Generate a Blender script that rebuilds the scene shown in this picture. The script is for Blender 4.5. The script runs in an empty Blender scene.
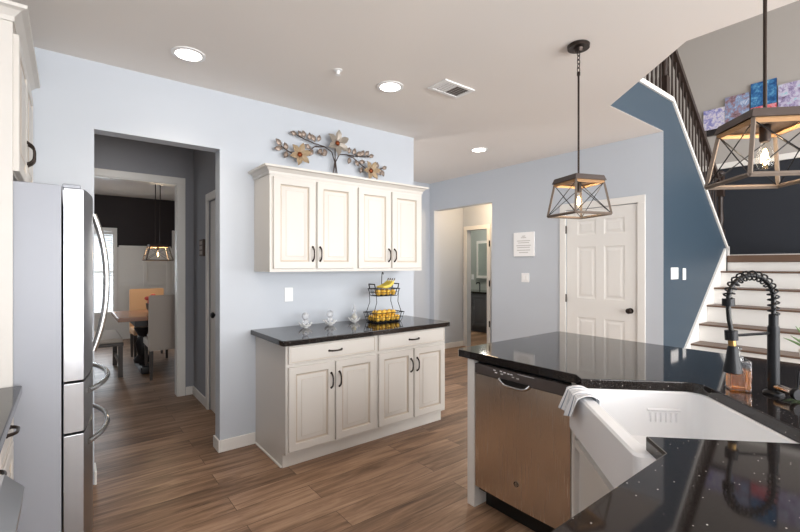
import bpy, bmesh, math, random
from mathutils import Vector, Matrix
S = bpy.context.scene
COL = S.collection
PI = math.pi
R = math.radians
random.seed(7)

# ------------------------------------------------------------------ camera
cd = bpy.data.cameras.new('camera'); cam = bpy.data.objects.new('camera', cd); COL.objects.link(cam)
cam.location = (0, 0, 1.422)
cam.rotation_euler = (R(90), 0, R(51.98 - 90))
cd.sensor_width = 36; cd.lens = 424 / 800 * 36; cd.shift_y = -0.001
cd.clip_start = 0.02
S.camera = cam

# ------------------------------------------------------------------ world, daylight, exposure
w = bpy.data.worlds.new('world'); S.world = w; w.use_nodes = True
bg = w.node_tree.nodes['Background']; bg.inputs[0].default_value = (0.86, 0.93, 1.0, 1); bg.inputs[1].default_value = 1.0
S.view_settings.view_transform = 'Standard'; S.view_settings.look = 'None'
S.view_settings.gamma = 1; S.view_settings.use_curve_mapping = False
S.view_settings.exposure = 0.60

def area(name, loc, aim, sx, sy, power, color):
    l = bpy.data.lights.new(name, 'AREA'); l.shape = 'RECTANGLE'; l.size = sx; l.size_y = sy
    l.energy = power; l.color = color
    o = bpy.data.objects.new(name, l); COL.objects.link(o); o.location = loc
    o.rotation_euler = Vector(aim).to_track_quat('-Z', 'Y').to_euler()
    return o
DAY = (1.0, 0.982, 0.962)
area('window_daylight', (0.55, -3.50, 1.45), (0, 1, 0.55), 2.0, 1.9, 140, DAY)
area('window_daylight', (2.35, -3.50, 1.45), (0, 1, 0.55), 1.2, 1.9, 76, DAY)
area('family_room_daylight', (5.2, -3.50, 1.55), (0, 1, 0.2), 3.2, 2.1, 120, DAY)
area('family_room_daylight', (5.2, -3.50, 4.0), (0, 1, -0.15), 3.2, 1.6, 90, DAY)
area('dining_day_and_fill', (0.33, 9.98, 1.35), (0, -1, -0.05), 0.9, 1.7, 36, (0.92, 0.96, 1.0))
area('dining_day_and_fill', (-1.15, 7.4, 1.5), (1, 0, 0), 2.0, 1.6, 12, (0.92, 0.96, 1.0))  # added side light; the dining wall behind it has no window
area('foyer_fill', (2.2, 5.10, 1.5), (0.35, -1, 0.0), 0.8, 1.9, 14, DAY)  # added to light the foyer; the wall behind has no opening

# ------------------------------------------------------------------ helpers
def lin(c):
    return tuple(((v / 255) / 12.92 if v / 255 <= 0.04045 else ((v / 255 + 0.055) / 1.055) ** 2.4) for v in c) + (1,)

def mat(name, rgb, rough=0.5, metal=0.0, spec=0.5, bump=0, bscale=200, emit=None, estr=0, trans=0, ior=1.45, coat=0):
    m = bpy.data.materials.new(name); m.use_nodes = True
    nt = m.node_tree; b = nt.nodes['Principled BSDF']
    b.inputs['Base Color'].default_value = lin(rgb)
    b.inputs['Roughness'].default_value = rough; b.inputs['Metallic'].default_value = metal
    b.inputs['Specular IOR Level'].default_value = spec
    b.inputs['Transmission Weight'].default_value = trans; b.inputs['IOR'].default_value = ior
    b.inputs['Coat Weight'].default_value = coat
    if emit:
        b.inputs['Emission Color'].default_value = lin(emit); b.inputs['Emission Strength'].default_value = estr
    tc = nt.nodes.new('ShaderNodeTexCoord')
    nz = nt.nodes.new('ShaderNodeTexNoise'); nz.inputs['Scale'].default_value = bscale; nz.inputs['Detail'].default_value = 2
    nt.links.new(tc.outputs['Object'], nz.inputs['Vector'])
    if bump:
        bp = nt.nodes.new('ShaderNodeBump'); bp.inputs['Strength'].default_value = bump; bp.inputs['Distance'].default_value = 0.002
        nt.links.new(nz.outputs['Fac'], bp.inputs['Height']); nt.links.new(bp.outputs['Normal'], b.inputs['Normal'])
    else:
        mr = nt.nodes.new('ShaderNodeMapRange'); mr.inputs[3].default_value = max(0, rough - 0.03); mr.inputs[4].default_value = min(1, rough + 0.03)
        nt.links.new(nz.outputs['Fac'], mr.inputs[0]); nt.links.new(mr.outputs[0], b.inputs['Roughness'])
    return m

def nodes_of(m):
    return m.node_tree, m.node_tree.nodes, m.node_tree.links, m.node_tree.nodes['Principled BSDF']

def ramp(nt, stops):
    r = nt.nodes.new('ShaderNodeValToRGB')
    els = r.color_ramp.elements
    while len(els) < len(stops): els.new(0.5)
    for e, (p, c) in zip(els, stops): e.position = p; e.color = lin(c)
    return r

M = {}
M['wall'] = mat('wall_paint_blue_grey', (194, 200, 208), 0.75, bump=0.05)
M['grey_wall'] = mat('wall_paint_warm_grey', (168, 164, 160), 0.8, bump=0.05)
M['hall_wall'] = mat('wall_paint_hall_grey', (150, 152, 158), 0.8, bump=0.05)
M['accent'] = mat('wall_paint_slate_blue', (51, 68, 82), 0.45, bump=0.05)
M['navy'] = mat('wall_paint_dark', (36, 40, 48), 0.6, bump=0.05)
M['brown_black'] = mat('wall_paint_dark_brown', (46, 40, 42), 0.7, bump=0.05)
M['ceil'] = mat('ceiling_paint', (234, 229, 224), 0.9, bump=0.08, bscale=120)
M['trim'] = mat('white_trim_paint', (232, 230, 226), 0.4)
M['cab'] = mat('cream_cabinet_paint', (212, 208, 202), 0.38)
M['glaze'] = mat('cabinet_glaze', (196, 184, 170), 0.45)
M['bronze'] = mat('dark_bronze', (58, 50, 46), 0.35, 0.8)
M['black_metal'] = mat('matte_black_metal', (30, 31, 34), 0.38, 0.5)
M['white_plastic'] = mat('white_plastic', (240, 240, 240), 0.35)
M['black'] = mat('black_plastic', (18, 18, 19), 0.4)
M['dark_gap'] = mat('dark_recess', (22, 20, 19), 0.8)
M['porcelain'] = mat('white_porcelain', (240, 241, 243), 0.12)
M['fridge_side'] = mat('grey_fridge_paint', (156, 159, 167), 0.4, 0.1, bump=0.05, bscale=600)
M['chrome'] = mat('polished_steel', (205, 203, 200), 0.16, 1.0)
M['lamp_wood'] = mat('weathered_wood', (116, 104, 94), 0.7)
M['lamp_inner'] = mat('lamp_inner_wood', (180, 142, 104), 0.6)
M['lamp_top'] = mat('dark_bronze_top', (70, 60, 56), 0.5, 0.2)
M['stair_wood'] = mat('stained_stair_wood', (104, 82, 68), 0.4)
M['rail_wood'] = mat('dark_rail_wood', (46, 34, 29), 0.4)
M['riser'] = mat('white_riser_paint', (236, 234, 230), 0.45)
M['linen'] = mat('linen_upholstery', (196, 186, 176), 0.9, bump=0.2, bscale=500)
M['tan'] = mat('window_lit_upholstery', (214, 176, 140), 0.9, bump=0.2, bscale=500)  # upholstery with window light put into its tan colour
M['table_top'] = mat('table_wood', (150, 112, 92), 0.25)
M['table_base'] = mat('table_black_base', (34, 32, 34), 0.4)
M['bench_wood'] = mat('bench_wood', (70, 62, 58), 0.4)
M['red'] = mat('red_flowers', (206, 84, 80), 0.7)
M['green'] = mat('plant_leaf', (128, 160, 108), 0.5)
M['pot'] = mat('plant_pot', (226, 220, 210), 0.5)
M['yellow'] = mat('yellow_fruit', (240, 192, 78), 0.45, bump=0.15, bscale=300)
M['banana'] = mat('banana_peel', (228, 205, 90), 0.5)
M['banana_tip'] = mat('banana_tip', (92, 72, 40), 0.7)
M['petal'] = mat('bronze_petal', (188, 168, 140), 0.4, 0.4)
M['petal_silver'] = mat('pewter_petal', (172, 164, 154), 0.35, 0.5)
M['petal_leaf'] = mat('pewter_leaf', (138, 124, 114), 0.4, 0.5)
M['art_stem'] = mat('art_stem_metal', (70, 58, 54), 0.45, 0.6)
M['copper'] = mat('copper_heart', (130, 66, 34), 0.35, 0.7)
M['gold'] = mat('brass_ring', (160, 128, 80), 0.3, 0.9)
M['vanity'] = mat('vanity_grey_paint', (92, 92, 98), 0.5)
M['bath_wall'] = mat('bath_wall_paint', (182, 188, 184), 0.7)
M['mirror'] = mat('mirror_glass', (225, 230, 228), 0.03, 1.0)
M['frame_dark'] = mat('dark_frame', (84, 70, 62), 0.6)
M['vent_shade'] = mat('vent_shadow', (120, 114, 110), 0.7)
M['lens'] = mat('recessed_lens', (255, 250, 240), 0.4, emit=(255, 246, 232), estr=9)
M['filament'] = mat('bulb_glow', (255, 236, 200), 0.4, emit=(255, 214, 150), estr=14)
M['sky_pane'] = mat('window_glass', (235, 242, 250), 0.05, trans=1.0)
M['amber'] = mat('amber_soap', (250, 160, 40), 0.05, trans=0.9, ior=1.33)
M['paper'] = mat('paper', (226, 214, 216), 0.8)
M['ink'] = mat('grey_ink', (196, 194, 192), 0.8)
M['blind'] = mat('blind_slat', (240, 240, 238), 0.6)
M['toe_black'] = mat('toe_kick_black', (14, 14, 14), 0.5)
M['panel_grey'] = mat('dishwasher_panel', (92, 85, 83), 0.3, 0.3)

def thin_glass(name, tint, refl=0.12):
    m = bpy.data.materials.new(name); m.use_nodes = True; nt = m.node_tree
    nt.nodes.clear()
    o = nt.nodes.new('ShaderNodeOutputMaterial'); t = nt.nodes.new('ShaderNodeBsdfTransparent'); g = nt.nodes.new('ShaderNodeBsdfGlossy')
    t.inputs[0].default_value = tint; g.inputs['Roughness'].default_value = 0.04
    lw = nt.nodes.new('ShaderNodeLayerWeight'); lw.inputs[0].default_value = 0.25
    mr = nt.nodes.new('ShaderNodeMapRange'); mr.inputs[3].default_value = refl * 0.4; mr.inputs[4].default_value = min(1, refl * 5)
    mx = nt.nodes.new('ShaderNodeMixShader')
    nt.links.new(lw.outputs['Facing'], mr.inputs[0]); nt.links.new(mr.outputs[0], mx.inputs[0])
    nt.links.new(t.outputs[0], mx.inputs[1]); nt.links.new(g.outputs[0], mx.inputs[2]); nt.links.new(mx.outputs[0], o.inputs[0])
    return m
M['bulb_glass'] = thin_glass('clear_bulb_glass', (1, 0.97, 0.92, 1), 0.03)
M['clear'] = thin_glass('clear_glass', (0.93, 0.95, 0.97, 1), 0.2)
M['crystal'] = mat('frosted_crystal', (240, 242, 246), 0.12, trans=0.55)

def floor_material():
    m = mat('oak_plank_floor', (150, 120, 95), 0.36, spec=0.3)
    nt, N, L, b = nodes_of(m)
    tc = N.new('ShaderNodeTexCoord')
    br = N.new('ShaderNodeTexBrick'); br.offset = 0.37; br.squash = 1
    br.inputs['Scale'].default_value = 1; br.inputs['Brick Width'].default_value = 1.22; br.inputs['Row Height'].default_value = 0.18
    br.inputs['Mortar Size'].default_value = 0.0016; br.inputs['Mortar Smooth'].default_value = 0.1; br.inputs['Bias'].default_value = 0
    br.inputs['Color1'].default_value = (0, 0, 0, 1); br.inputs['Color2'].default_value = (1, 1, 1, 1); br.inputs['Mortar'].default_value = (0.5, 0.5, 0.5, 1)
    L.new(tc.outputs['Object'], br.inputs['Vector'])
    # grain offset per plank
    mul = N.new('ShaderNodeVectorMath'); mul.operation = 'SCALE'; mul.inputs['Scale'].default_value = 7.3
    L.new(br.outputs['Color'], mul.inputs[0])
    add = N.new('ShaderNodeVectorMath'); L.new(tc.outputs['Object'], add.inputs[0]); L.new(mul.outputs[0], add.inputs[1])
    mp = N.new('ShaderNodeMapping'); mp.inputs['Scale'].default_value = (1.3, 11, 1); L.new(add.outputs[0], mp.inputs[0])
    n1 = N.new('ShaderNodeTexNoise'); n1.inputs['Scale'].default_value = 1.6; n1.inputs['Detail'].default_value = 6; n1.inputs['Roughness'].default_value = 0.62; n1.inputs['Distortion'].default_value = 0.6
    L.new(mp.outputs[0], n1.inputs['Vector'])
    mp2 = N.new('ShaderNodeMapping'); mp2.inputs['Scale'].default_value = (3, 90, 1); L.new(add.outputs[0], mp2.inputs[0])
    n2 = N.new('ShaderNodeTexNoise'); n2.inputs['Scale'].default_value = 1.5; n2.inputs['Detail'].default_value = 3
    L.new(mp2.outputs[0], n2.inputs['Vector'])
    r1 = ramp(nt, [(0.20, (80, 60, 46)), (0.38, (120, 94, 74)), (0.55, (149, 119, 96)), (0.80, (184, 153, 127))])
    mixf = N.new('ShaderNodeMath'); mixf.operation = 'MULTIPLY_ADD'; mixf.inputs[1].default_value = 0.22; mixf.inputs[2].default_value = -0.11
    L.new(n2.outputs['Fac'], mixf.inputs[0])
    ad = N.new('ShaderNodeMath'); L.new(n1.outputs['Fac'], ad.inputs[0]); L.new(mixf.outputs[0], ad.inputs[1])
    tone = N.new('ShaderNodeMath'); tone.operation = 'MULTIPLY_ADD'; tone.inputs[1].default_value = 0.22; tone.inputs[2].default_value = -0.11
    L.new(br.outputs['Color'], tone.inputs[0])
    ad2 = N.new('ShaderNodeMath'); L.new(ad.outputs[0], ad2.inputs[0]); L.new(tone.outputs[0], ad2.inputs[1])
    L.new(ad2.outputs[0], r1.inputs[0])
    mx = N.new('ShaderNodeMix'); mx.data_type = 'RGBA'
    L.new(br.outputs['Fac'], mx.inputs['Factor']); L.new(r1.outputs[0], mx.inputs['A']); mx.inputs['B'].default_value = lin((78, 60, 48))
    L.new(mx.outputs['Result'], b.inputs['Base Color'])
    bp = N.new('ShaderNodeBump'); bp.inputs['Strength'].default_value = 0.15; bp.inputs['Distance'].default_value = 0.002
    L.new(n2.outputs['Fac'], bp.inputs['Height']); L.new(bp.outputs[0], b.inputs['Normal'])
    return m
M['floor'] = floor_material()

def granite():
    m = mat('black_speckled_granite', (22, 21, 22), 0.06, coat=0.0)
    nt, N, L, b = nodes_of(m)
    for l in list(b.inputs['Roughness'].links): L.remove(l)
    b.inputs['Roughness'].default_value = 0.055
    tc = N.new('ShaderNodeTexCoord')
    v = N.new('ShaderNodeTexVoronoi'); v.inputs['Scale'].default_value = 75; L.new(tc.outputs['Object'], v.inputs['Vector'])
    r = ramp(nt, [(0.0, (255, 255, 255)), (0.10, (255, 255, 255)), (0.14, (0, 0, 0))]); L.new(v.outputs['Distance'], r.inputs[0])
    sep = N.new('ShaderNodeSeparateColor'); L.new(v.outputs['Color'], sep.inputs[0])
    gt = N.new('ShaderNodeMath'); gt.operation = 'GREATER_THAN'; gt.inputs[1].default_value = 0.80; L.new(sep.outputs[0], gt.inputs[0])
    mu = N.new('ShaderNodeMath'); mu.operation = 'MULTIPLY'; L.new(gt.outputs[0], mu.inputs[0]); L.new(r.outputs[0], mu.inputs[1])
    n = N.new('ShaderNodeTexNoise'); n.inputs['Scale'].default_value = 260; n.inputs['Detail'].default_value = 3; L.new(tc.outputs['Object'], n.inputs['Vector'])
    r2 = ramp(nt, [(0.35, (22, 20, 19)), (0.6, (38, 33, 32)), (0.8, (62, 54, 51))]); L.new(n.outputs['Fac'], r2.inputs[0])
    mx = N.new('ShaderNodeMix'); mx.data_type = 'RGBA'; L.new(mu.outputs[0], mx.inputs['Factor']); L.new(r2.outputs[0], mx.inputs['A']); mx.inputs['B'].default_value = lin((205, 200, 196))
    L.new(mx.outputs['Result'], b.inputs['Base Color'])
    return m
M['granite'] = granite()

def steel(name, rgb, rough, vertical=True):
    m = mat(name, rgb, rough, 1.0)
    nt, N, L, b = nodes_of(m)
    tc = N.new('ShaderNodeTexCoord'); mp = N.new('ShaderNodeMapping')
    mp.inputs['Scale'].default_value = (400, 400, 4) if vertical else (4, 4, 500)
    L.new(tc.outputs['Object'], mp.inputs[0])
    n = N.new('ShaderNodeTexNoise'); n.inputs['Scale'].default_value = 1; L.new(mp.outputs[0], n.inputs['Vector'])
    mr = N.new('ShaderNodeMapRange'); mr.inputs[3].default_value = rough - 0.04; mr.inputs[4].default_value = rough + 0.04
    L.new(n.outputs['Fac'], mr.inputs[0]); L.new(mr.outputs[0], b.inputs['Roughness'])
    b.inputs['Anisotropic'].default_value = 0.5
    return m
M['steel'] = steel('brushed_stainless', (182, 184, 188), 0.32)
M['dw_steel'] = steel('brushed_stainless_warm', (222, 212, 200), 0.26)

def stripes():
    m = mat('striped_towel_cloth', (240, 241, 244), 0.95)
    nt, N, L, b = nodes_of(m)
    uv = N.new('ShaderNodeUVMap'); sx = N.new('ShaderNodeSeparateXYZ'); L.new(uv.outputs[0], sx.inputs[0])
    mu = N.new('ShaderNodeMath'); mu.operation = 'MULTIPLY'; mu.inputs[1].default_value = 11; L.new(sx.outputs[0], mu.inputs[0])
    fr = N.new('ShaderNodeMath'); fr.operation = 'FRACT'; L.new(mu.outputs[0], fr.inputs[0])
    r = ramp(nt, [(0, (240, 241, 244)), (0.62, (240, 241, 244)), (0.66, (112, 130, 152)), (0.80, (112, 130, 152)), (0.84, (240, 241, 244))])
    r.color_ramp.interpolation = 'LINEAR'; L.new(fr.outputs[0], r.inputs[0]); L.new(r.outputs[0], b.inputs['Base Color'])
    return m
M['towel'] = stripes()

def canvas(name, a, c, d, e, seed):
    m = mat(name, a, 0.6)
    nt, N, L, b = nodes_of(m)
    tc = N.new('ShaderNodeTexCoord'); mp = N.new('ShaderNodeMapping'); mp.inputs['Location'].default_value = (seed, seed * 2.1, 0)
    L.new(tc.outputs['Object'], mp.inputs[0])
    n = N.new('ShaderNodeTexNoise'); n.inputs['Scale'].default_value = 15; n.inputs['Detail'].default_value = 8; n.inputs['Roughness'].default_value = 0.7; n.inputs['Distortion'].default_value = 0.6
    L.new(mp.outputs[0], n.inputs['Vector'])
    r = ramp(nt, [(0.3, a), (0.45, c), (0.55, d), (0.68, e)]); L.new(n.outputs['Fac'], r.inputs[0]); L.new(r.outputs[0], b.inputs['Base Color'])
    return m

class MB:
    def __init__(self): self.bm = bmesh.new(); self.mi = 0; self.uv = None
    def _mark(self, faces):
        for f in faces: f.material_index = self.mi
    def box(self, x0, y0, z0, x1, y1, z1, bev=0, seg=2):
        g = bmesh.ops.create_cube(self.bm, size=1)
        vs = g['verts']
        for v in vs:
            v.co = Vector(((x0 + x1) / 2 + v.co.x * (x1 - x0), (y0 + y1) / 2 + v.co.y * (y1 - y0), (z0 + z1) / 2 + v.co.z * (z1 - z0)))
        fs = set(f for v in vs for f in v.link_faces); self._mark(fs)
        if bev:
            es = set(e for v in vs for e in v.link_edges)
            r = bmesh.ops.bevel(self.bm, geom=list(es), offset=bev, segments=seg, affect='EDGES', profile=0.5)
            self._mark(r['faces'])
        return self
    def prism(self, poly, z0, z1, bev=0):
        vb = [self.bm.verts.new((p[0], p[1], z0)) for p in poly]
        f = self.bm.faces.new(vb)
        f.normal_update()
        if f.normal.z > 0: f.normal_flip()
        r = bmesh.ops.extrude_face_region(self.bm, geom=[f])
        vt = [v for v in r['geom'] if isinstance(v, bmesh.types.BMVert)]
        for v in vt: v.co.z = z1
        fs = set(x for v in vb + vt for x in v.link_faces); self._mark(fs)
        if bev:
            st = set(vt)
            es = [e for e in self.bm.edges if e.verts[0] in st and e.verts[1] in st]
            r = bmesh.ops.bevel(self.bm, geom=es, offset=bev, segments=2, affect='EDGES', profile=0.5); self._mark(r['faces'])
        return self
    def poly(self, pts):
        f = self.bm.faces.new([self.bm.verts.new(p) for p in pts]); f.material_index = self.mi; return f
    def hull8(self, a, b):
        """a, b: four corner points each, joined to a closed hexahedron"""
        va = [self.bm.verts.new(p) for p in a]; vb = [self.bm.verts.new(p) for p in b]
        fs = [self.bm.faces.new(va[::-1]), self.bm.faces.new(vb)]
        for i in range(len(a)):
            j = (i + 1) % len(a); fs.append(self.bm.faces.new((va[i], va[j], vb[j], vb[i])))
        self._mark(fs); return self
    def tube(self, pts, r, seg=8, closed=False, caps=True):
        pts = [Vector(p) for p in pts]; n = len(pts)
        rs = r if isinstance(r, (list, tuple)) else [r] * n
        rings = []; up = None
        for i, p in enumerate(pts):
            if closed: t = pts[(i + 1) % n] - pts[i - 1]
            else: t = pts[min(i + 1, n - 1)] - pts[max(i - 1, 0)]
            if t.length < 1e-9: t = Vector((0, 0, 1))
            t.normalize()
            if up is None:
                up = Vector((0, 0, 1)) if abs(t.z) < 0.9 else Vector((1, 0, 0))
            a = t.cross(up)
            if a.length < 1e-5: a = t.cross(Vector((1, 0, 0)))
            a.normalize(); b = a.cross(t).normalized(); up = b
            rings.append([self.bm.verts.new(p + (a * math.cos(2 * PI * k / seg) + b * math.sin(2 * PI * k / seg)) * rs[i]) for k in range(seg)])
        fs = []
        for i in range(n if closed else n - 1):
            A = rings[i]; B = rings[(i + 1) % n]
            for k in range(seg):
                fs.append(self.bm.faces.new((A[k], A[(k + 1) % seg], B[(k + 1) % seg], B[k])))
        if caps and not closed:
            fs.append(self.bm.faces.new(rings[0][::-1])); fs.append(self.bm.faces.new(rings[-1]))
        self._mark(fs); return self
    def lathe(self, prof, c=(0, 0, 0), seg=24, mtx=None):
        rings = []
        for (r, z) in prof:
            if r < 1e-6: rings.append([self.bm.verts.new((0, 0, z))])
            else: rings.append([self.bm.verts.new((r * math.cos(2 * PI * k / seg), r * math.sin(2 * PI * k / seg), z)) for k in range(seg)])
        fs = []
        for A, B in zip(rings[:-1], rings[1:]):
            for k in range(seg):
                j = (k + 1) % seg
                if len(A) == 1 and len(B) == 1: continue
                if len(A) == 1: fs.append(self.bm.faces.new((A[0], B[j], B[k])))
                elif len(B) == 1: fs.append(self.bm.faces.new((A[k], A[j], B[0])))
                else: fs.append(self.bm.faces.new((A[k], A[j], B[j], B[k])))
        if len(rings[0]) > 1: fs.append(self.bm.faces.new(rings[0][::-1]))
        if len(rings[-1]) > 1: fs.append(self.bm.faces.new(rings[-1]))
        mt = Matrix.Translation(c) @ (mtx or Matrix.Identity(4))
        for ring in rings:
            for v in ring: v.co = mt @ v.co
        self._mark(fs); return self
    def ellip(self, c, r, seg=12, rot=None):
        g = bmesh.ops.create_uvsphere(self.bm, u_segments=seg, v_segments=max(6, seg * 2 // 3), radius=1)
        mt = Matrix.Translation(c) @ (rot or Matrix.Identity(4)) @ Matrix.Diagonal((r[0], r[1], r[2], 1))
        for v in g['verts']: v.co = mt @ v.co
        self._mark(set(f for v in g['verts'] for f in v.link_faces)); return self
    def xform(self, m):
        bmesh.ops.transform(self.bm, matrix=m, verts=self.bm.verts); return self
    def build(self, name, mats, parent=None, smooth=True, label=None, kind=None):
        bmesh.ops.recalc_face_normals(self.bm, faces=self.bm.faces)
        me = bpy.data.meshes.new(name); self.bm.to_mesh(me); self.bm.free()
        for m in (mats if isinstance(mats, (list, tuple)) else [mats]): me.materials.append(M[m] if isinstance(m, str) else m)
        if smooth:
            for p in me.polygons: p.use_smooth = True
            me.set_sharp_from_angle(angle=R(38))
        o = bpy.data.objects.new(name, me); COL.objects.link(o)
        if smooth:
            wn = o.modifiers.new('weighted_normals', 'WEIGHTED_NORMAL'); wn.keep_sharp = True; wn.weight = 80
        if parent: o.parent = parent
        if label: o['label'] = label
        if kind: o['kind'] = kind
        return o

def thing(name, label, cat, loc=(0, 0, 0), rotz=0, group=None):
    o = bpy.data.objects.new(name, None); COL.objects.link(o); o.empty_display_size = 0.1
    o.location = loc; o.rotation_euler = (0, 0, rotz); o['label'] = label; o['category'] = cat
    if group: o['group'] = group
    return o
def tag(o, label, cat, group=None):
    o['label'] = label; o['category'] = cat
    if group: o['group'] = group
    return o
def dup(o, loc=None, rotz=None, label=None, parent=None):
    c = o.copy(); COL.objects.link(c)
    if parent: c.parent = parent
    if loc is not None: c.location = loc
    if rotz is not None: c.rotation_euler = (0, 0, rotz)
    if label: c['label'] = label
    for ch in o.children: dup(ch, parent=c)
    return c
def struct(name, mb, m, smooth=False):
    return mb.build(name, m, smooth=smooth, kind='structure')

def wall(name, axis, c0, c1, a0, a1, z0, z1, m, openings=()):
    """axis 'x': plane x=c0..c1 running along y from a0 to a1; openings (b0,b1,z0,z1)"""
    mb = MB()
    xs = sorted(set([a0, a1] + [v for o in openings for v in o[:2]])); zs = sorted(set([z0, z1] + [v for o in openings for v in o[2:]]))
    for i in range(len(xs) - 1):
        run = None
        for j in range(len(zs) - 1):
            cx = (xs[i] + xs[i + 1]) / 2; cz = (zs[j] + zs[j + 1]) / 2
            hole = any(o[0] < cx < o[1] and o[2] < cz < o[3] for o in openings)
            if not hole and run is None: run = zs[j]
            if run is not None and (hole or j == len(zs) - 2):
                top = zs[j] if hole else zs[j + 1]
                if axis == 'x': mb.box(c0, xs[i], run, c1, xs[i + 1], top)
                else: mb.box(xs[i], c0, run, xs[i + 1], c1, top)
                run = None
    return struct(name, mb, m)

# ------------------------------------------------------------------ the room shell
H = 2.743
YA = 3.385      # cabinet wall face
XB = 4.62       # closet wall face
YC = 1.693      # stair wall face
fl = MB(); fl.box(-1.4, -3.7, -0.1, 8.4, 10.0, 0); struct('floor', fl, 'floor')
ce = MB()
ce.prism([(-1.4, -3.7), (2.87, -3.7), (2.87, 0.93), (3.5345, 1.6945), (4.80, 1.6945), (4.80, 2.96), (8.4, 2.96), (8.4, 10.0), (-1.4, 10.0)], H, 3.05)
struct('ceiling', ce, 'ceil')
ue = MB(); ue.box(2.7, -3.7, 5.4, 7.8, 3.1, 5.5); struct('ceiling_upper', ue, 'ceil')

wall('wall_left', 'x', -0.92, -0.80, -3.6, YA + 1.75, 0, H, 'wall')
wall('wall_cabinets', 'y', YA, YA + 0.125, -0.80, 2.826, 0, H, 'wall', [(0.131, 0.907, 0, 2.305)])
wall('wall_closet', 'x', XB, XB + 0.12, YC + 0.001, 5.13, 0, H, 'wall', [(3.841, 5.022, 0, 2.298), (1.93, 2.73, 0, 2.065)])
wall('wall_foyer', 'y', 5.13, 5.22, 1.21, XB, 0, H, 'wall')
wall('wall_rear', 'y', -3.72, -3.60, -0.92, 7.67, 0, 5.4, 'wall', [(-0.45, 1.55, 0.5, 2.4), (1.75, 2.95, 0.5, 2.4), (3.6, 6.8, 0.5, 2.6), (3.6, 6.8, 3.2, 4.8)])
# stair wall: rectangle below the rake, plus the upper skirt above the ceiling line
sw = MB()
sw.prism([(3.536, H + 0.002), (3.536, 3.10), (4.835, 3.10), (6.62, 1.62), (6.62, 0), (XB + 0.002, 0), (XB + 0.002, H + 0.002)], 0, 0.117)
sw.xform(Matrix.Translation((0, YC + 0.117, 0)) @ Matrix.Rotation(R(90), 4, 'X'))
struct('wall_stairs', sw, 'accent')
wl = MB(); wl.box(7.55, -3.6, 0, 7.67, 3.0, 2.85); wl.mi = 1; wl.box(7.55, -3.6, 2.85, 7.67, 3.0, 5.4)
struct('wall_landing', wl, ['navy', 'grey_wall'])
wall('wall_upper_hall', 'y', 2.95, 3.07, 2.8, 7.67, 3.04, 5.4, 'grey_wall')
wall('wall_upper_flight', 'y', 2.95, 3.07, 4.80, 7.67, 0, 3.04, 'grey_wall')
wall('wall_upper_kitchen', 'x', 2.75, 2.87, -3.6, 0.93, 3.05, 5.4, 'grey_wall')
wall('wall_upper_end', 'x', 2.75, 2.87, 0.93, 2.95, 3.05, 5.4, 'grey_wall')
# behind the opening: side hall and dining room
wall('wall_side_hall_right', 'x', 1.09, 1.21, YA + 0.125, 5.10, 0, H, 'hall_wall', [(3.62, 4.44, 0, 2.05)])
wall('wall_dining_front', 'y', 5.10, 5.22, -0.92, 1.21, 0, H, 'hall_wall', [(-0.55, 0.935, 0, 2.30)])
dw = MB()
def wallgrid(mb, xs, z0, z1, y0, y1):
    for a, b in xs: mb.box(a, y0, z0, b, y1, z1)
wx = [(-1.3, 0.0), (0.66, 1.735), (2.40, 2.72)]
dw.mi = 1; wallgrid(dw, wx, 0, 1.77, 9.70, 9.82); dw.box(0.0, 9.70, 0, 0.66, 9.82, 0.55); dw.box(1.735, 9.70, 0, 2.40, 9.82, 0.55)
dw.mi = 0; wallgrid(dw, wx, 1.77, H, 9.70, 9.82); dw.box(0.0, 9.70, 2.06, 0.66, 9.82, H); dw.box(1.735, 9.70, 2.06, 2.40, 9.82, H)
struct('wall_dining_far', dw, ['brown_black', 'trim'])
wall('wall_dining_left', 'x', -1.3, -1.2, 5.22, 9.7, 0, H, 'brown_black')
wall('wall_dining_right', 'x', 2.6, 2.72, 5.22, 9.7, 0, H, 'brown_black')
# side corridor and bathroom
wall('wall_corridor_left', 'y', 5.22, 5.30, XB - 0.0, 5.52, 0, H, 'wall')
wall('wall_corridor_right', 'y', 3.55, 3.66, XB + 0.12, 5.62, 0, H, 'wall')
wall('wall_corridor_end', 'x', 5.50, 5.60, 3.66, 5.22, 0, H, 'wall', [(4.67, 5.13, 0, 2.03)])
wall('wall_bath_far', 'x', 7.40, 7.50, 3.9, 7.4, 0, H, 'bath_wall')
wall('wall_bath_left', 'y', 7.30, 7.40, 5.60, 7.4, 0, H, 'bath_wall')
wall('wall_bath_right', 'y', 4.30, 4.40, 5.60, 7.4, 0, H, 'bath_wall')
wall('wall_bath_near', 'x', 5.50, 5.60, 5.30, 7.3, 0, H, 'bath_wall')

# baseboards
def base_y(name, y, s, spans, h=0.09):
    mb = MB()
    for a, b in spans: mb.box(a, min(y, y + s * 0.014), 0, b, max(y, y + s * 0.014), h, 0.003)
    return struct(name, mb, 'trim')
def base_x(name, x, s, spans, h=0.09):
    mb = MB()
    for a, b in spans: mb.box(min(x, x + s * 0.014), a, 0, max(x, x + s * 0.014), b, h, 0.003)
    return struct(name, mb, 'trim')
base_y('baseboard_cabinets', YA, -1, [(0.907, 1.175), (2.72, 2.826)])
bb = MB(); bb.box(0.893, YA - 0.014, 0, 0.9069, YA + 0.139, 0.09, 0.003); bb.box(0.1311, YA - 0.014, 0, 0.145, YA + 0.139, 0.09, 0.003); struct('baseboard_opening', bb, 'trim')
base_x('baseboard_closet', XB, -1, [(2.81, 3.84), (5.023, 5.13), (1.70, 1.85)])
base_y('baseboard_foyer', 5.13, -1, [(1.22, 4.605)])
base_x('baseboard_side_hall', 1.09, -1, [(4.515, 5.10)])
base_y('baseboard_dining_front', 5.10, -1, [(1.01, 1.075)])
base_y('baseboard_corridor', 5.22, -1, [(4.75, 5.49)])
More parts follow.
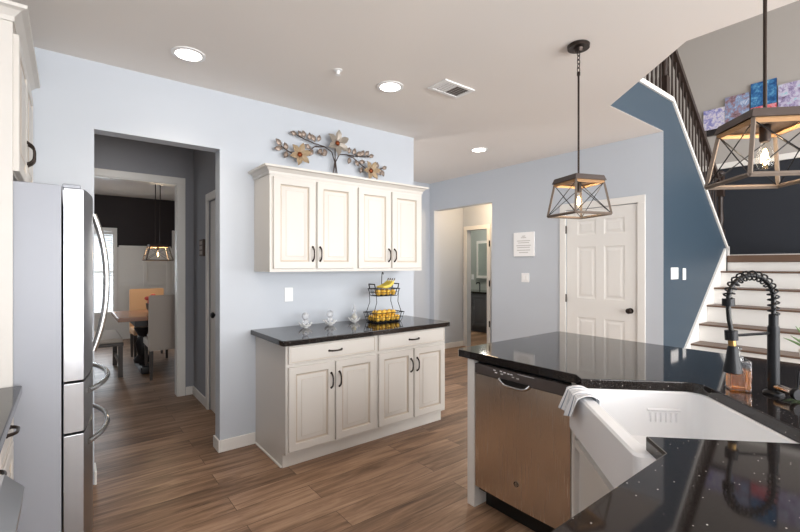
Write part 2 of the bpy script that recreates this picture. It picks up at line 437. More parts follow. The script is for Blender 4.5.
# casings
def casing_y(name, y, s, x0, x1, z, w_=0.075, t=0.018, m='trim'):
    mb = MB(); a, b = min(y, y + s * t), max(y, y + s * t)
    mb.box(x0 - w_, a, 0, x0, b, z, 0.004); mb.box(x1, a, 0, x1 + w_, b, z, 0.004); mb.box(x0 - w_, a, z, x1 + w_, b, z + w_, 0.004)
    return struct(name, mb, m)
def casing_x(name, x, s, y0, y1, z, w_=0.075, t=0.018, m='trim'):
    mb = MB(); a, b = min(x, x + s * t), max(x, x + s * t)
    mb.box(a, y0 - w_, 0, b, y0, z, 0.004); mb.box(a, y1, 0, b, y1 + w_, z, 0.004); mb.box(a, y0 - w_, z, b, y1 + w_, z + w_, 0.004)
    return struct(name, mb, m)
casing_y('trim_1', 5.10, -1, -0.55, 0.935, 2.30, 0.07)
casing_x('trim_2', 1.09, -1, 3.62, 4.44, 2.05)
casing_x('trim_3', XB, -1, 1.93, 2.73, 2.065)
casing_x('trim_4', 5.50, -1, 4.67, 5.13, 2.03, 0.07)
jb = MB(); jb.box(-0.56, 5.098, 0, -0.55, 5.222, 2.30); jb.box(0.925, 5.098, 0, 0.935, 5.222, 2.30); jb.box(-0.55, 5.098, 2.29, 0.925, 5.222, 2.30); struct('trim_5', jb, 'trim')
# rake cap and skirt on the stair wall, chair rail on the landing
def slant(pts, hz, y0, y1):
    """strip in the xz plane following pts, hz thick downward, from y0 to y1"""
    mb = MB()
    for (xa, za), (xb, zb) in zip(pts[:-1], pts[1:]):
        mb.hull8([(xa, y0, za - hz), (xa, y1, za - hz), (xa, y1, za), (xa, y0, za)], [(xb, y0, zb - hz), (xb, y1, zb - hz), (xb, y1, zb), (xb, y0, zb)])
    return mb
cap = slant([(3.53, 3.125), (4.84, 3.125), (6.63, 1.645)], 0.045, YC - 0.018, YC + 0.135)
cap.box(6.60, YC - 0.018, 1.52, 6.66, YC + 0.135, 1.66)
struct('trim_6', cap, 'trim')
sk = slant([(5.0, 0.418), (6.50, 1.635)], 0.36, YC - 0.022, YC - 0.0005); struct('trim_7', sk, 'trim')
cr = MB(); cr.box(7.515, -3.6, 2.83, 7.5495, 2.95, 2.91, 0.004); cr.box(7.53, -3.6, 1.545, 7.5495, 2.95, 1.575, 0.003); struct('trim_8', cr, 'trim')
# wainscot strips in the dining room
ws = MB(); ws.box(0.76, 9.665, 1.74, 1.64, 9.70, 1.80, 0.004)
for z in (0.12, 1.02, 1.34): ws.box(0.76, 9.685, z, 1.64, 9.70, z + 0.07, 0.003)
for x in (1.16, 1.57): ws.box(x, 9.68, 0.1, x + 0.07, 9.70, 1.74, 0.003)
struct('trim_9', ws, 'trim')

# windows
def window(n, x0, x1, z0, z1, y, s, mullions):
    fr = MB(); t = 0.07
    for a, b, c, d in ((x0 - t, x0, z0 - t, z1 + t), (x1, x1 + t, z0 - t, z1 + t), (x0, x1, z1, z1 + t), (x0, x1, z0 - t, z0)):
        fr.box(a, min(y, y + s * 0.03), c, b, max(y, y + s * 0.03), d, 0.004)
    for k in range(1, mullions + 1):
        xm = x0 + (x1 - x0) * k / (mullions + 1); fr.box(xm - 0.025, min(y, y - s * 0.06), z0, xm + 0.025, max(y, y - s * 0.06), z1)
    zm = (z0 + z1) / 2; fr.box(x0, min(y, y - s * 0.05), zm - 0.02, x1, max(y, y - s * 0.05), zm + 0.02)
    o = struct('window_%d' % n, fr, 'trim')
    g = MB(); g.box(x0, y - s * 0.09 - 0.003, z0, x1, y - s * 0.09 + 0.003, z1); g.build('window_pane', 'clear', o)
    return o
window(1, 0.0, 0.66, 0.55, 2.06, 9.70, -1, 0)
window(2, 1.735, 2.40, 0.55, 2.06, 9.70, -1, 0)
window(3, -0.45, 1.55, 0.5, 2.4, -3.60, 1, 2)
window(4, 1.75, 2.95, 0.5, 2.4, -3.60, 1, 1)
window(5, 3.6, 6.8, 0.5, 2.6, -3.60, 1, 3)
window(6, 3.6, 6.8, 3.2, 4.8, -3.60, 1, 3)
bl = MB()
for k in range(34):
    z = 0.56 + k * 0.044
    bl.hull8([(0.005, 9.655, z), (0.655, 9.655, z), (0.655, 9.655, z + 0.004), (0.005, 9.655, z + 0.004)], [(0.005, 9.69, z + 0.022), (0.655, 9.69, z + 0.022), (0.655, 9.69, z + 0.026), (0.005, 9.69, z + 0.026)])
bl.box(0.0, 9.65, 2.0, 0.66, 9.69, 2.055)
o = bl.build('window_blind', 'blind', smooth=False); tag(o, 'white slatted blind covering the dining room window', 'blind')

# doors
LOOPS = [(0, 0), (0.050, 0), (0.054, -0.004), (0.058, -0.011, 1), (0.066, -0.012, 1), (0.070, -0.011), (0.094, -0.0025), (0.096, 0.0, 1), (0.0985, 0.0005)]
def panel_face(mb, x0, x1, z0, z1, loops, y, sgn=-1):
    """nested rectangles in the xz plane; depth measured toward sgn*y"""
    prev = None
    for lp in loops:
        i, d = lp[0], lp[1]
        ring = [mb.bm.verts.new((a, y + sgn * d, c)) for a, c in ((x0 + i, z0 + i), (x1 - i, z0 + i), (x1 - i, z1 - i), (x0 + i, z1 - i))]
        if prev:
            for k in range(4):
                f = mb.bm.faces.new((prev[k], prev[(k + 1) % 4], ring[(k + 1) % 4], ring[k])); f.material_index = lp[2] if len(lp) > 2 else 0
        prev = ring
    f = mb.bm.faces.new(prev); f.material_index = 0
def cab_door(x0, x1, z0, z1, y, t=0.02, loops=LOOPS):
    """raised-panel slab, front at y - t facing -y"""
    mb = MB()
    bev = 0.003
    pts0 = [(x0, z0), (x1, z0), (x1, z1), (x0, z1)]
    prev = None
    rows = [(0, 0), (0, -(t - bev)), (bev, -t)]
    for i, d in rows:
        ring = [mb.bm.verts.new((a, y + d, c)) for a, c in ((x0 + i, z0 + i), (x1 - i, z0 + i), (x1 - i, z1 - i), (x0 + i, z1 - i))]
        if prev:
            for k in range(4): mb.bm.faces.new((prev[k], prev[(k + 1) % 4], ring[(k + 1) % 4], ring[k]))
        else: mb.bm.faces.new(ring)
        prev = ring
    l2 = [(i + bev if i == 0 else i,) + tuple(r) for i, *r in loops]
    panel_face(mb, x0, x1, z0, z1, l2, y - t)
    bmesh.ops.remove_doubles(mb.bm, verts=mb.bm.verts, dist=1e-5)
    return mb
def pull(x, y, z, length=0.10, vertical=True):
    """arched pull, feet at plane y, bowing to -y"""
    mb = MB(); pts = []; rs = []
    for k in range(13):
        t = k / 12; a = (t - 0.5) * length; d = 0.026 * (1 - (2 * t - 1) ** 4) + 0.002
        pts.append((x, y - d, z + a) if vertical else (x + a, y - d, z)); rs.append(0.0052 + 0.0016 * abs(2 * t - 1))
    mb.tube(pts, rs, 8)
    for s in (-1, 1):
        c = (x, y, z + s * length / 2) if vertical else (x + s * length / 2, y, z)
        mb.lathe([(0.009, 0), (0.009, 0.003), (0.006, 0.006)], c, 10, Matrix.Rotation(R(90), 4, 'X'))
    return mb

# six-panel closet door in the closet wall (opening y 1.93..2.73)
ROT_X = Matrix.Rotation(R(-90), 4, 'Z')   # local -y  ->  world -x, local x -> world -y
dr = MB(); dr.box(0.003, 0.0, 0.008, 0.797, 0.035, 2.06)
d1 = dr
DL = [(0, 0), (0.008, -0.004), (0.016, -0.007), (0.030, -0.007), (0.048, -0.002), (0.055, -0.002)]
pan = [(0.135, 0.355), (0.445, 0.665)]
rows = [(0.13, 0.83), (1.045, 1.635), (1.765, 1.935)]
d1.bm.free(); d1 = MB(); d1.box(0.003, 0.003, 0.008, 0.797, 0.035, 2.06)
xs = [0.003, 0.135, 0.355, 0.445, 0.665, 0.797]; zs = [0.008] + [v for r_ in rows for v in r_] + [2.06]
for i in range(5):
    for j in range(7):
        a, b, c, d = xs[i], xs[i + 1], zs[j], zs[j + 1]
        if i in (1, 3) and j in (1, 3, 5): panel_face(d1, a, b, c, d, DL, -0.006)
        else: d1.poly([(a, -0.006, c), (b, -0.006, c), (b, -0.006, d), (a, -0.006, d)])
for a, b, c, d in ((0.003, 0.797, 0.008, 0.008), (0.003, 0.797, 2.06, 2.06)): d1.poly([(a, -0.006, c), (b, -0.006, c), (b, 0.003, c), (a, 0.003, c)])
for a in (0.003, 0.797): d1.poly([(a, -0.006, 0.008), (a, 0.003, 0.008), (a, 0.003, 2.06), (a, -0.006, 2.06)])
d1.xform(Matrix.Translation((XB + 0.012, 2.73, 0)) @ ROT_X)
door = struct('door_1', d1, 'trim')
kn = MB(); kn.lathe([(0.03, 0), (0.03, 0.006), (0.011, 0.012), (0.011, 0.03), (0.026, 0.042), (0.029, 0.055), (0.022, 0.068), (0, 0.072)], (XB + 0.006, 2.005, 0.945), 18, Matrix.Rotation(R(-90), 4, 'Y'))
kn.build('door_knob', 'bronze', door, label='dark bronze round door knob')
for z in (0.25, 1.037, 1.838):
    h = MB(); h.tube([(XB - 0.008, 2.728, z - 0.045), (XB - 0.008, 2.728, z + 0.045)], 0.009, 8); h.build('hinge', 'bronze', door)
# door on the right of the side hall
d2 = MB(); d2.box(1.10, 3.625, 0.008, 1.135, 4.435, 2.045, 0.002)
door2 = struct('door_2', d2, 'trim')
kn = MB(); kn.lathe([(0.028, 0), (0.028, 0.006), (0.011, 0.012), (0.011, 0.03), (0.026, 0.042), (0.029, 0.055), (0.02, 0.066), (0, 0.07)], (1.10, 4.15, 0.96), 16, Matrix.Rotation(R(-90), 4, 'Y'))
kn.build('door_knob', 'black_metal', door2)
for z in (0.3, 1.05, 1.83):
    pass
hg = MB()
for z in (0.45, 1.12, 1.78): hg.box(5.466, 4.598, z - 0.05, 5.4815, 4.612, z + 0.05)
struct('trim_10', hg, 'black_metal')

# ------------------------------------------------------------------ cabinet run on the back wall
# base units: local origin at left front floor corner of the box, front plane y=0 facing -y
def base_unit(w_, label):
    t = thing('base_cabinet', label, 'cabinet', group=None)
    b = MB(); D = 0.592
    b.box(0, 0, 0.105, w_, D, 0.872); b.box(0, 0.065, 0, w_, D, 0.105)
    b.build('body', 'cab', t, smooth=False)
    k = MB(); k.box(0.0, 0.052, 0.001, w_, 0.0645, 0.104); k.build('toe_kick', 'cab', t, smooth=False)
    g = 0.012
    dz = cab_door(0.016, w_ - 0.016, 0.735, 0.862, 0, 0.02, [(0, 0), (0.010, 0), (0.013, -0.003, 1), (0.018, 0.0)])
    dro = dz.build('drawer', ['cab', 'glaze'], t); pull(w_ / 2, -0.02, 0.795, 0.105, False).build('handle', 'bronze', dro)
    m_ = w_ / 2
    for a, b_, hx in ((0.016, m_ - 0.006, m_ - 0.034), (m_ + 0.006, w_ - 0.016, m_ + 0.034)):
        d = cab_door(a, b_, 0.125, 0.712, 0).build('door', ['cab', 'glaze'], t)
        pull(hx, -0.02, 0.575, 0.108, True).build('handle', 'bronze', d)
    return t
BY = YA - 0.593
u1 = base_unit(0.760, 'cream base cabinet left half of the buffet below the three glass ornaments')
u1.location = (1.180, BY, 0)
u2 = dup(u1, (1.940, BY, 0), 0, 'cream base cabinet right half of the buffet below the tiered fruit basket')
q = MB(); q.box(1.168, BY + 0.06, 0.001, 1.1795, YA - 0.001, 0.014, 0.003); o = q.build('shoe_molding', 'trim'); tag(o, 'thin white shoe molding along the left foot of the buffet cabinet', 'molding')
ct = MB(); ct.prism([(1.14, YA - 0.001), (1.14, 2.745), (1.155, 2.73), (2.705, 2.73), (2.72, 2.745), (2.72, YA - 0.001)], 0.8725, 0.910, 0.006)
o = ct.build('countertop', 'granite'); tag(o, 'black polished granite countertop on the cream buffet cabinets', 'countertop')

def wall_unit(w_, label):
    t = thing('wall_cabinet', label, 'cabinet')
    b = MB(); b.box(0, 0, 0, w_, 0.33, 0.745); b.build('body', 'cab', t, smooth=False)
    m_ = w_ / 2
    for a, b_, hx in ((0.024, m_ - 0.009, m_ - 0.032), (m_ + 0.009, w_ - 0.024, m_ + 0.032)):
        d = cab_door(a, b_, 0.024, 0.708, 0).build('door', ['cab', 'glaze'], t)
        pull(hx, -0.02, 0.138, 0.108, True).build('handle', 'bronze', d)
    return t
UY = YA - 0.331
w1 = wall_unit(0.740, 'cream wall cabinet with two doors, left one above the three glass ornaments')
w1.location = (1.168, UY, 1.372)
w2 = dup(w1, (1.908, UY, 1.372), 0, 'cream wall cabinet with two doors, right one above the tiered fruit basket')
CROWN = [(0, 0), (-0.006, 0.0), (-0.008, 0.02), (-0.03, 0.042), (-0.05, 0.048), (-0.052, 0.062), (0, 0.062)]
def crown(path, outs, z):
    """profile swept along path points; outs = outward direction (xy, mitred) at each point"""
    mb = MB(); rings = []
    for p, o_ in zip(path, outs):
        rings.append([mb.bm.verts.new((p[0] - o_[0] * q[0], p[1] - o_[1] * q[0], z + q[1])) for q in CROWN])
    for A, B in zip(rings[:-1], rings[1:]):
        for k in range(len(CROWN)):
            j = (k + 1) % len(CROWN); mb.bm.faces.new((A[k], A[j], B[j], B[k]))
    mb.bm.faces.new(rings[0]); mb.bm.faces.new(rings[-1][::-1])
    return mb
o = crown([(1.168, YA - 0.001), (1.168, UY), (2.648, UY), (2.648, YA - 0.001)], [(-1, 0), (-1, -1), (1, -1), (1, 0)], 2.098).build('crown_molding', 'cab', smooth=False)
tag(o, 'cream crown molding along the top of the wall cabinets, under the metal flowers', 'molding')

# wall plates
def plate(name, label, cat, axis, c, sgn, a, z, w_, h_, kind):
    """axis 'x' => on plane x=c, facing sgn; a = centre along the wall"""
    t = thing(name, label, cat)
    mb = MB(); mb.box(-w_ / 2, -0.006, -h_ / 2, w_ / 2, -0.0005, h_ / 2, 0.002); p = [mb.build('cover_plate', 'white_plastic', t)]
    n = 2 if kind == 'double' else 1
    for k in range(n):
        cx = (k - (n - 1) / 2) * 0.046
        if kind == 'outlet':
            for dz in (-0.02, 0.02):
                s = MB(); s.box(cx - 0.016, -0.009, dz - 0.014, cx + 0.016, -0.0055, dz + 0.014, 0.002); s.build('socket', 'white_plastic', t)
        else:
            s = MB(); s.box(cx - 0.015, -0.010, -0.032, cx + 0.015, -0.0055, 0.032, 0.002); s.build('rocker', 'white_plastic', t)
    t.location = (c, a, z) if axis == 'x' else (a, c, z)
    t.rotation_euler = (0, 0, R(-90) if axis == 'x' else 0)
    return t
plate('wall_outlet', 'white outlet plate on the blue wall above the buffet counter', 'outlet', 'y', YA, -1, 1.458, 1.176, 0.072, 0.116, 'outlet')
plate('light_switch', 'white double light switch on the pale wall beside the white door', 'light switch', 'x', XB, -1, 3.295, 1.262, 0.116, 0.116, 'double')
plate('light_switch', 'wide white switch plate on the dark blue stair wall', 'light switch', 'y', YC, -1, 4.893, 1.338, 0.19, 0.12, 'double')
plate('light_switch', 'narrow white switch plate on the dark blue stair wall', 'light switch', 'y', YC, -1, 5.158, 1.328, 0.085, 0.122, 'single')
t = thing('wall_sign', 'white square plaque with faint lines of lettering above the double switch', 'sign', (XB, 3.31, 1.69), R(-90))
mb = MB(); mb.box(-0.155, -0.02, -0.155, 0.155, -0.0005, 0.155, 0.003); mb.build('board', 'white_plastic', t)
for k, (wd, z) in enumerate(((0.05, 0.105), (0.08, 0.085), (0.2, 0.045), (0.17, 0.02), (0.22, -0.015), (0.19, -0.04), (0.2, -0.075), (0.14, -0.105))):
    mb = MB(); mb.box(-wd / 2, -0.0215, z - 0.005, wd / 2, -0.0203, z + 0.005); mb.build('lettering', 'ink', t)
t = thing('picture_frame', 'small dark square frame hanging on the side hall wall', 'picture', (1.09, 4.66, 1.60), R(-90))
mb = MB(); mb.box(-0.075, -0.025, -0.085, 0.075, -0.0005, 0.085, 0.003); mb.build('frame', 'frame_dark', t)
for z in (-0.05, 0.0, 0.05):
    mb = MB(); mb.box(-0.055, -0.027, z - 0.018, 0.055, -0.0253, z + 0.018); mb.build('picture_panel', 'petal_leaf', t)

# ------------------------------------------------------------------ fridge corner on the left
t = thing('fridge_panel', 'tall white side panel between the left counter and the fridge', 'cabinet panel', (-0.49, 2.43, 0))
mb = MB(); mb.box(-0.30, -0.010, 0, 0.304, 0.010, 2.45); mb.build('panel', 'cab', t, smooth=False)
t = thing('over_fridge_cabinet', 'cream two door cabinet above the fridge at the left edge', 'cabinet', (-0.187, 2.4405, 1.815), R(90))
mb = MB(); mb.box(0, 0, 0, 0.943, 0.60, 0.635); mb.build('body', 'cab', t, smooth=False)
for a, b_, hx in ((0.012, 0.468, 0.440), (0.474, 0.930, 0.502)):
    d = cab_door(a, b_, 0.012, 0.60, 0).build('door', ['cab', 'glaze'], t); pull(hx, -0.02, 0.18, 0.108).build('handle', 'bronze', d)
cm = crown([(-0.79, 2.42), (-0.187, 2.42), (-0.187, YA - 0.002)], [(0, -1), (1, -1), (1, 0)], 2.4505)
o = cm.build('crown_molding', 'cab', smooth=False); tag(o, 'cream crown molding above the fridge cabinet at the left edge', 'molding')

t = thing('refrigerator', 'stainless french door refrigerator with grey side and bowed handles', 'refrigerator', (-0.40, 2.90, 0))
# local: x forward (+x), y along the wall, door front at x = 0.46
mb = MB(); mb.box(-0.37, -0.445, 0.02, 0.375, 0.445, 1.785, 0.004); mb.build('body', 'fridge_side', t)
mb = MB(); mb.box(-0.3, -0.42, 0.0, 0.34, 0.42, 0.0195); mb.build('base_grille', 'black', t, smooth=False)
def fdoor(name, y0, y1, z0, z1):
    m_ = MB(); pts = []
    n = 10
    for k in range(n + 1):
        s = k / n; yy = y0 + (y1 - y0) * s; pts.append((0.455 + 0.05 * (1 - (yy / 0.445) ** 2), yy))
    poly = [(0.383, y0), *pts, (0.383, y1)]
    m_.prism(poly, z0, z1, 0.004)
    return m_.build(name, 'steel', t)
dL = fdoor('door', -0.445, -0.004, 0.892, 1.775); dR = fdoor('door', 0.004, 0.445, 0.892, 1.775)
dM = fdoor('drawer', -0.445, 0.445, 0.655, 0.880); dB = fdoor('drawer', -0.445, 0.445, 0.06, 0.643)
def bowed(p0, p1, out):
    m_ = MB(); p0 = Vector(p0); p1 = Vector(p1); pts = []
    for k in range(21):
        s = k / 20; d = out * (1 - abs(2 * s - 1) ** 2.2)
        pts.append(p0.lerp(p1, s) + Vector((d + 0.004, 0, 0)))
    m_.tube(pts, 0.013, 10); return m_
bowed((0.506, -0.045, 0.955), (0.506, -0.045, 1.70), 0.058).build('handle', 'chrome', dL)
bowed((0.506, 0.045, 0.955), (0.506, 0.045, 1.70), 0.058).build('handle', 'chrome', dR)
bowed((0.472, -0.36, 0.818), (0.472, 0.36, 0.818), 0.095).build('handle', 'chrome', dM)
bowed((0.472, -0.36, 0.570), (0.472, 0.36, 0.570), 0.095).build('handle', 'chrome', dB)
for y in (-0.39, 0.39):
    mb = MB(); mb.box(0.378, y - 0.045, 1.7755, 0.445, y + 0.045, 1.795, 0.005); mb.build('hinge_cover', 'fridge_side', t)

# left counter run in front of the panel
def drawer_unit(w_, label):
    t = thing('base_cabinet', label, 'cabinet')
    b = MB(); b.box(0, 0, 0.105, w_, 0.60, 0.872); b.box(0, 0.065, 0, w_, 0.60, 0.105); b.build('body', 'cab', t, smooth=False)
    d = cab_door(0.012, w_ - 0.012, 0.735, 0.862, 0, 0.02, [(0, 0), (0.010, 0), (0.013, -0.003, 1), (0.018, 0)]).build('drawer', ['cab', 'glaze'], t)
    pull(w_ / 2, -0.02, 0.812, 0.105, False).build('handle', 'bronze', d)
    d = cab_door(0.012, w_ - 0.012, 0.125, 0.712, 0).build('door', ['cab', 'glaze'], t); pull(0.045, -0.02, 0.60, 0.105).build('handle', 'bronze', d)
    return t
c1 = drawer_unit(0.44, 'cream cabinet with one drawer beside the fridge panel at the left edge'); c1.location = (-0.195, 1.89, 0); c1.rotation_euler = (0, 0, R(90))
ct = MB(); ct.box(-0.7995, 1.455, 0.8725, -0.155, 2.4195, 0.910, 0.006); o = ct.build('countertop', 'granite'); tag(o, 'black granite countertop at the left edge below the fridge panel', 'countertop')
c2 = dup(c1, (-0.195, 1.45, 0), R(90), 'cream cabinet with one drawer between the steel range and the next drawer cabinet')
f_ = MB(); f_.box(-0.60, 2.331, 0.105, -0.192, 2.4195, 0.872); o = f_.build('filler_strip', 'cab', smooth=False); tag(o, 'narrow cream filler strip between left drawer cabinet and fridge panel', 'cabinet panel')
t = thing('kitchen_range', 'stainless steel range corner at the bottom left edge', 'range', (-0.47, 1.06, 0))
mb = MB(); mb.box(-0.32, -0.375, 0.03, 0.32, 0.375, 0.80); mb.build('body', 'fridge_side', t, smooth=False)
mb = MB(); mb.prism([(-0.32, 0.8), (0.375, 0.8), (0.382, 0.86), (0.345, 0.902), (-0.32, 0.902)], -0.375, 0.375); mb.xform(Matrix.Rotation(R(90), 4, 'X')); mb.build('control_panel', 'steel', t, smooth=False)
mb = MB(); mb.box(-0.318, -0.37, 0.9025, 0.33, 0.37, 0.912, 0.003); mb.build('cooktop', 'black', t)
mb = MB(); mb.box(0.3205, -0.37, 0.22, 0.355, 0.37, 0.79, 0.004); od = mb.build('oven_door', 'steel', t)
mb = MB(); mb.tube([(0.356, -0.31, 0.745), (0.41, -0.31, 0.75), (0.41, 0.31, 0.75), (0.356, 0.31, 0.745)], 0.013, 10); mb.build('handle', 'chrome', od)
mb = MB(); mb.box(0.3205, -0.37, 0.04, 0.35, 0.37, 0.21, 0.004); mb.build('drawer', 'steel', t)

# ------------------------------------------------------------------ peninsula
U = Vector((0.70711, 0.70711)); V = Vector((0.70711, -0.70711)); S4 = Vector((1.354, 0.543)); LU = 0.640; LV = 0.49
def uv2(u, v): p = S4 + U * u + V * v; return (p.x, p.y)
def arc(c, r, a0, a1, n=6):
    return [(c[0] + r * math.cos(R(a0 + (a1 - a0) * k / n)), c[1] + r * math.sin(R(a0 + (a1 - a0) * k / n))) for k in range(n + 1)]
XF = 1.857
def corner_uv(u, v, r, su, sv):
    """rounded inside corner of the cut-out; returns points in (u,v) order from the v-edge to the u-edge"""
    pts = []
    for k in range(7):
        a = k / 6 * PI / 2
        pts.append(uv2(u - su * r * (1 - math.sin(a)) if False else u - su * r + su * r * math.cos(a), v - sv * r + sv * r * math.sin(a)))
    return pts
outline = [(1.85 + 0.03, 1.825), (XF, 1.80)]
outline += [(XF, XF + S4.y - S4.x + 0.004)]                     # end of the dishwasher run, then the diagonal
outline += [uv2(LU, 0.0)]
outline += corner_uv(LU, LV, 0.07, 1, 1)                 # far-left cut-out corner
outline += corner_uv(0.0, LV, 0.07, -1, 1)[::-1]
outline += [uv2(0, 0)]
outline += [(0.462 - S4.y + S4.x, 0.462), (0.50, 0.462), (0.50, -0.45), (2.975, -0.45), (2.975, 1.80), (2.95, 1.825)]
pc = MB(); pc.prism(outline, 0.8725, 0.914, 0.005)
o = pc.build('countertop', 'granite'); tag(o, 'black granite countertop of the peninsula with white speckles around the corner sink', 'countertop')

# sink: local frame built directly with u,v
def P3(u, v, z): p = uv2(u, v); return (p[0], p[1], z)
sk = thing('farmhouse_sink', 'white porcelain apron front corner sink set in the black counter', 'sink', (S4.x, S4.y, 0.64))
OFF = Matrix.Translation((-S4.x, -S4.y, -0.64))
ZT = 0.8715; ZB = 0.645
def rrect(u0, u1, v0, v1, r, n=5):
    pts = []
    for cu, cv, a0 in ((u1 - r, v0 + r, -90), (u1 - r, v1 - r, 0), (u0 + r, v1 - r, 90), (u0 + r, v0 + r, 180)):
        for k in range(n + 1):
            a = R(a0 + 90 * k / n); pts.append((cu + r * math.cos(a), cv + r * math.sin(a)))
    return pts
bs = MB()
lo = [(rrect(-0.0, LU + 0.0, 0.0, LV + 0.01, 0.02), 0.63), (rrect(-0.0, LU + 0.0, 0.0, LV + 0.01, 0.02), 0.688), (rrect(-0.035, LU + 0.035, -0.045, LV + 0.03, 0.02), 0.69), (rrect(-0.035, LU + 0.035, -0.045, LV + 0.03, 0.02), ZT - 0.008), (rrect(-0.028, LU + 0.028, -0.038, LV + 0.024, 0.02), ZT),
      (rrect(0.002, LU - 0.002, 0.002, LV - 0.002, 0.05), ZT), (rrect(0.007, LU - 0.007, 0.007, LV - 0.007, 0.05), ZT - 0.006), (rrect(0.010, LU - 0.010, 0.010, LV - 0.010, 0.05), ZB + 0.03), (rrect(0.04, LU - 0.04, 0.04, LV - 0.04, 0.04), ZB)]
prev = None
for pts, z in lo:
    ring = [bs.bm.verts.new(P3(u, v, z)) for u, v in pts]
    if prev:
        for k in range(len(ring)):
            j = (k + 1) % len(ring); bs.bm.faces.new((prev[k], prev[j], ring[j], ring[k]))
    else: bs.bm.faces.new(ring[::-1])
    prev = ring
bs.bm.faces.new(prev)
bs.xform(OFF); bs.build('basin', 'porcelain', sk)
# overflow grille embossed on the left end wall
for k in range(6):
    g = MB(); v = 0.290 + k * 0.021
    g.tube([P3(LU - 0.0105, v, 0.740), P3(LU - 0.0105, v, 0.780)], 0.005, 8); g.xform(OFF); g.build('overflow_rib', 'porcelain', sk)
g = MB(); g.tube([P3(LU - 0.0095, 0.275, 0.792), P3(LU - 0.0095, 0.410, 0.792)], 0.006, 8); g.xform(OFF); g.build('overflow_lip', 'porcelain', sk)
g = MB(); g.lathe([(0.045, 0), (0.045, 0.004), (0.03, 0.005), (0.028, 0.001), (0, 0.001)], (*uv2(LU / 2, LV / 2), ZB + 0.0005), 20); g.xform(OFF); g.build('drain', 'chrome', sk)

# sink base cabinet: apron side faces (-1, 1); local x along U, local -y toward -V
LOOPS2 = [(0, 0), (0.034, 0), (0.038, -0.006, 1), (0.046, -0.010, 1), (0.052, -0.010), (0.075, -0.002), (0.085, 0.0)]
sb = thing('sink_base_cabinet', 'cream diagonal cabinet below the white apron sink', 'cabinet', (*uv2(-0.055, 0.0), 0), R(45))
wS = LU + 0.11
mb = MB(); mb.box(0.0, -0.0, 0.105, 0.03, 0.02, 0.6895); mb.box(wS - 0.03, 0.0, 0.105, wS, 0.02, 0.6895); mb.box(0.03, 0.0, 0.105, wS - 0.03, 0.02, 0.125); mb.box(0.03, 0.0, 0.60, wS - 0.03, 0.02, 0.628); mb.box(0.02, 0.06, 0, wS - 0.02, 0.08, 0.105); mb.box(0.0, -0.03, 0.105, 0.018, -0.0, 0.6895)
mb.build('body', 'cab', sb, smooth=False)
for a, b_, hx in ((0.03, wS / 2 - 0.004, wS / 2 - 0.03), (wS / 2 + 0.004, wS - 0.03, wS / 2 + 0.03)):
    d = cab_door(a, b_, 0.125, 0.672, -0.0005, 0.024, LOOPS2).build('door', ['cab', 'glaze'], sb); pull(hx, -0.0205, 0.52, 0.1).build('handle', 'bronze', d)

# dishwasher, front facing -x; local x = -y world
DWY = 1.690
t = thing('dishwasher', 'stainless dishwasher under the black peninsula counter', 'dishwasher', (1.90, DWY, 0), R(-90))
mb = MB(); mb.box(0.004, 0.012, 0.10, 0.604, 0.56, 0.868); mb.build('body', 'black', t, smooth=False)
mb = MB()
poly = [(0.006, 0.0), *[(0.006 + 0.596 * k / 10, -0.024 - 0.008 * (1 - (2 * k / 10 - 1) ** 2)) for k in range(11)], (0.602, 0.0)]
mb.prism(poly, 0.135, 0.792, 0.002); mb.build('door', 'dw_steel', t)
cp = MB(); cp.prism(poly, 0.795, 0.852, 0.003); cpo = cp.build('control_panel', 'panel_grey', t)
mb = MB(); mb.box(0.02, 0.055, 0.005, 0.588, 0.07, 0.125); mb.build('toe_kick', 'toe_black', t, smooth=False)
# pocket handle: silver lip around a dark scoop
hp = MB()
for k in range(12):
    pass
lip = MB(); pts = []
for k in range(17):
    s = k / 16; x = 0.188 + 0.20 * s; z = 0.800 - 0.032 * (1 - (2 * s - 1) ** 4)
    pts.append((x, -0.034, z))
lip.tube(pts, 0.0085, 8); lip.build('handle_lip', 'chrome', t, label='silver lip of the pocket handle')
sc = MB(); top = [(p[0], p[2]) for p in pts]
sc.prism([(0.19, 0.803)] + top[1:-1] + [(0.386, 0.803)], 0, 0.004); sc.xform(Matrix.Translation((0, -0.0335, 0)) @ Matrix.Rotation(R(90), 4, 'X')); sc.build('handle_scoop', 'black', t, label='dark pocket handle recess')
for k, (x, z) in enumerate(((0.155, 0.838), (0.165, 0.826), (0.20, 0.840), (0.225, 0.838), (0.25, 0.836), (0.27, 0.836), (0.205, 0.826), (0.28, 0.824), (0.31, 0.822))):
    b = MB(); b.box(x - 0.007, -0.0345, z - 0.0025, x + 0.007, -0.0312, z + 0.0025); b.build('button', 'white_plastic' if k < 6 else 'ink', cpo)
for x0, x1, z in ((0.31, 0.41, 0.846), ):
    b = MB(); b.box(x0, -0.0345, z - 0.0012, x1, -0.0312, z + 0.0012); b.build('display', 'ink', cpo)
em = MB(); em.lathe([(0.0, 0), (0.017, 0), (0.017, 0.002), (0, 0.002)], (0.30, -0.0315, 0.262), 20, Matrix.Rotation(R(90), 4, 'X')); emo = em.build('emblem', 'chrome', t, label='round monogram emblem')
em = MB(); em.tube([(0.30 + 0.013 * math.cos(a * PI / 8), -0.0345, 0.262 + 0.013 * math.sin(a * PI / 8)) for a in range(16)], 0.0012, 6, closed=True)
em.tube([(0.294 + 0.005 * math.cos(a * PI / 8), -0.0345, 0.262 + 0.006 * math.sin(a * PI / 8)) for a in range(2, 16)], 0.0011, 6)
em.tube([(0.306 + 0.005 * math.cos(a * PI / 8), -0.0345, 0.262 + 0.006 * math.sin(a * PI / 8)) for a in range(1, 15)], 0.0011, 6)
em.build('emblem_script', 'black', emo)
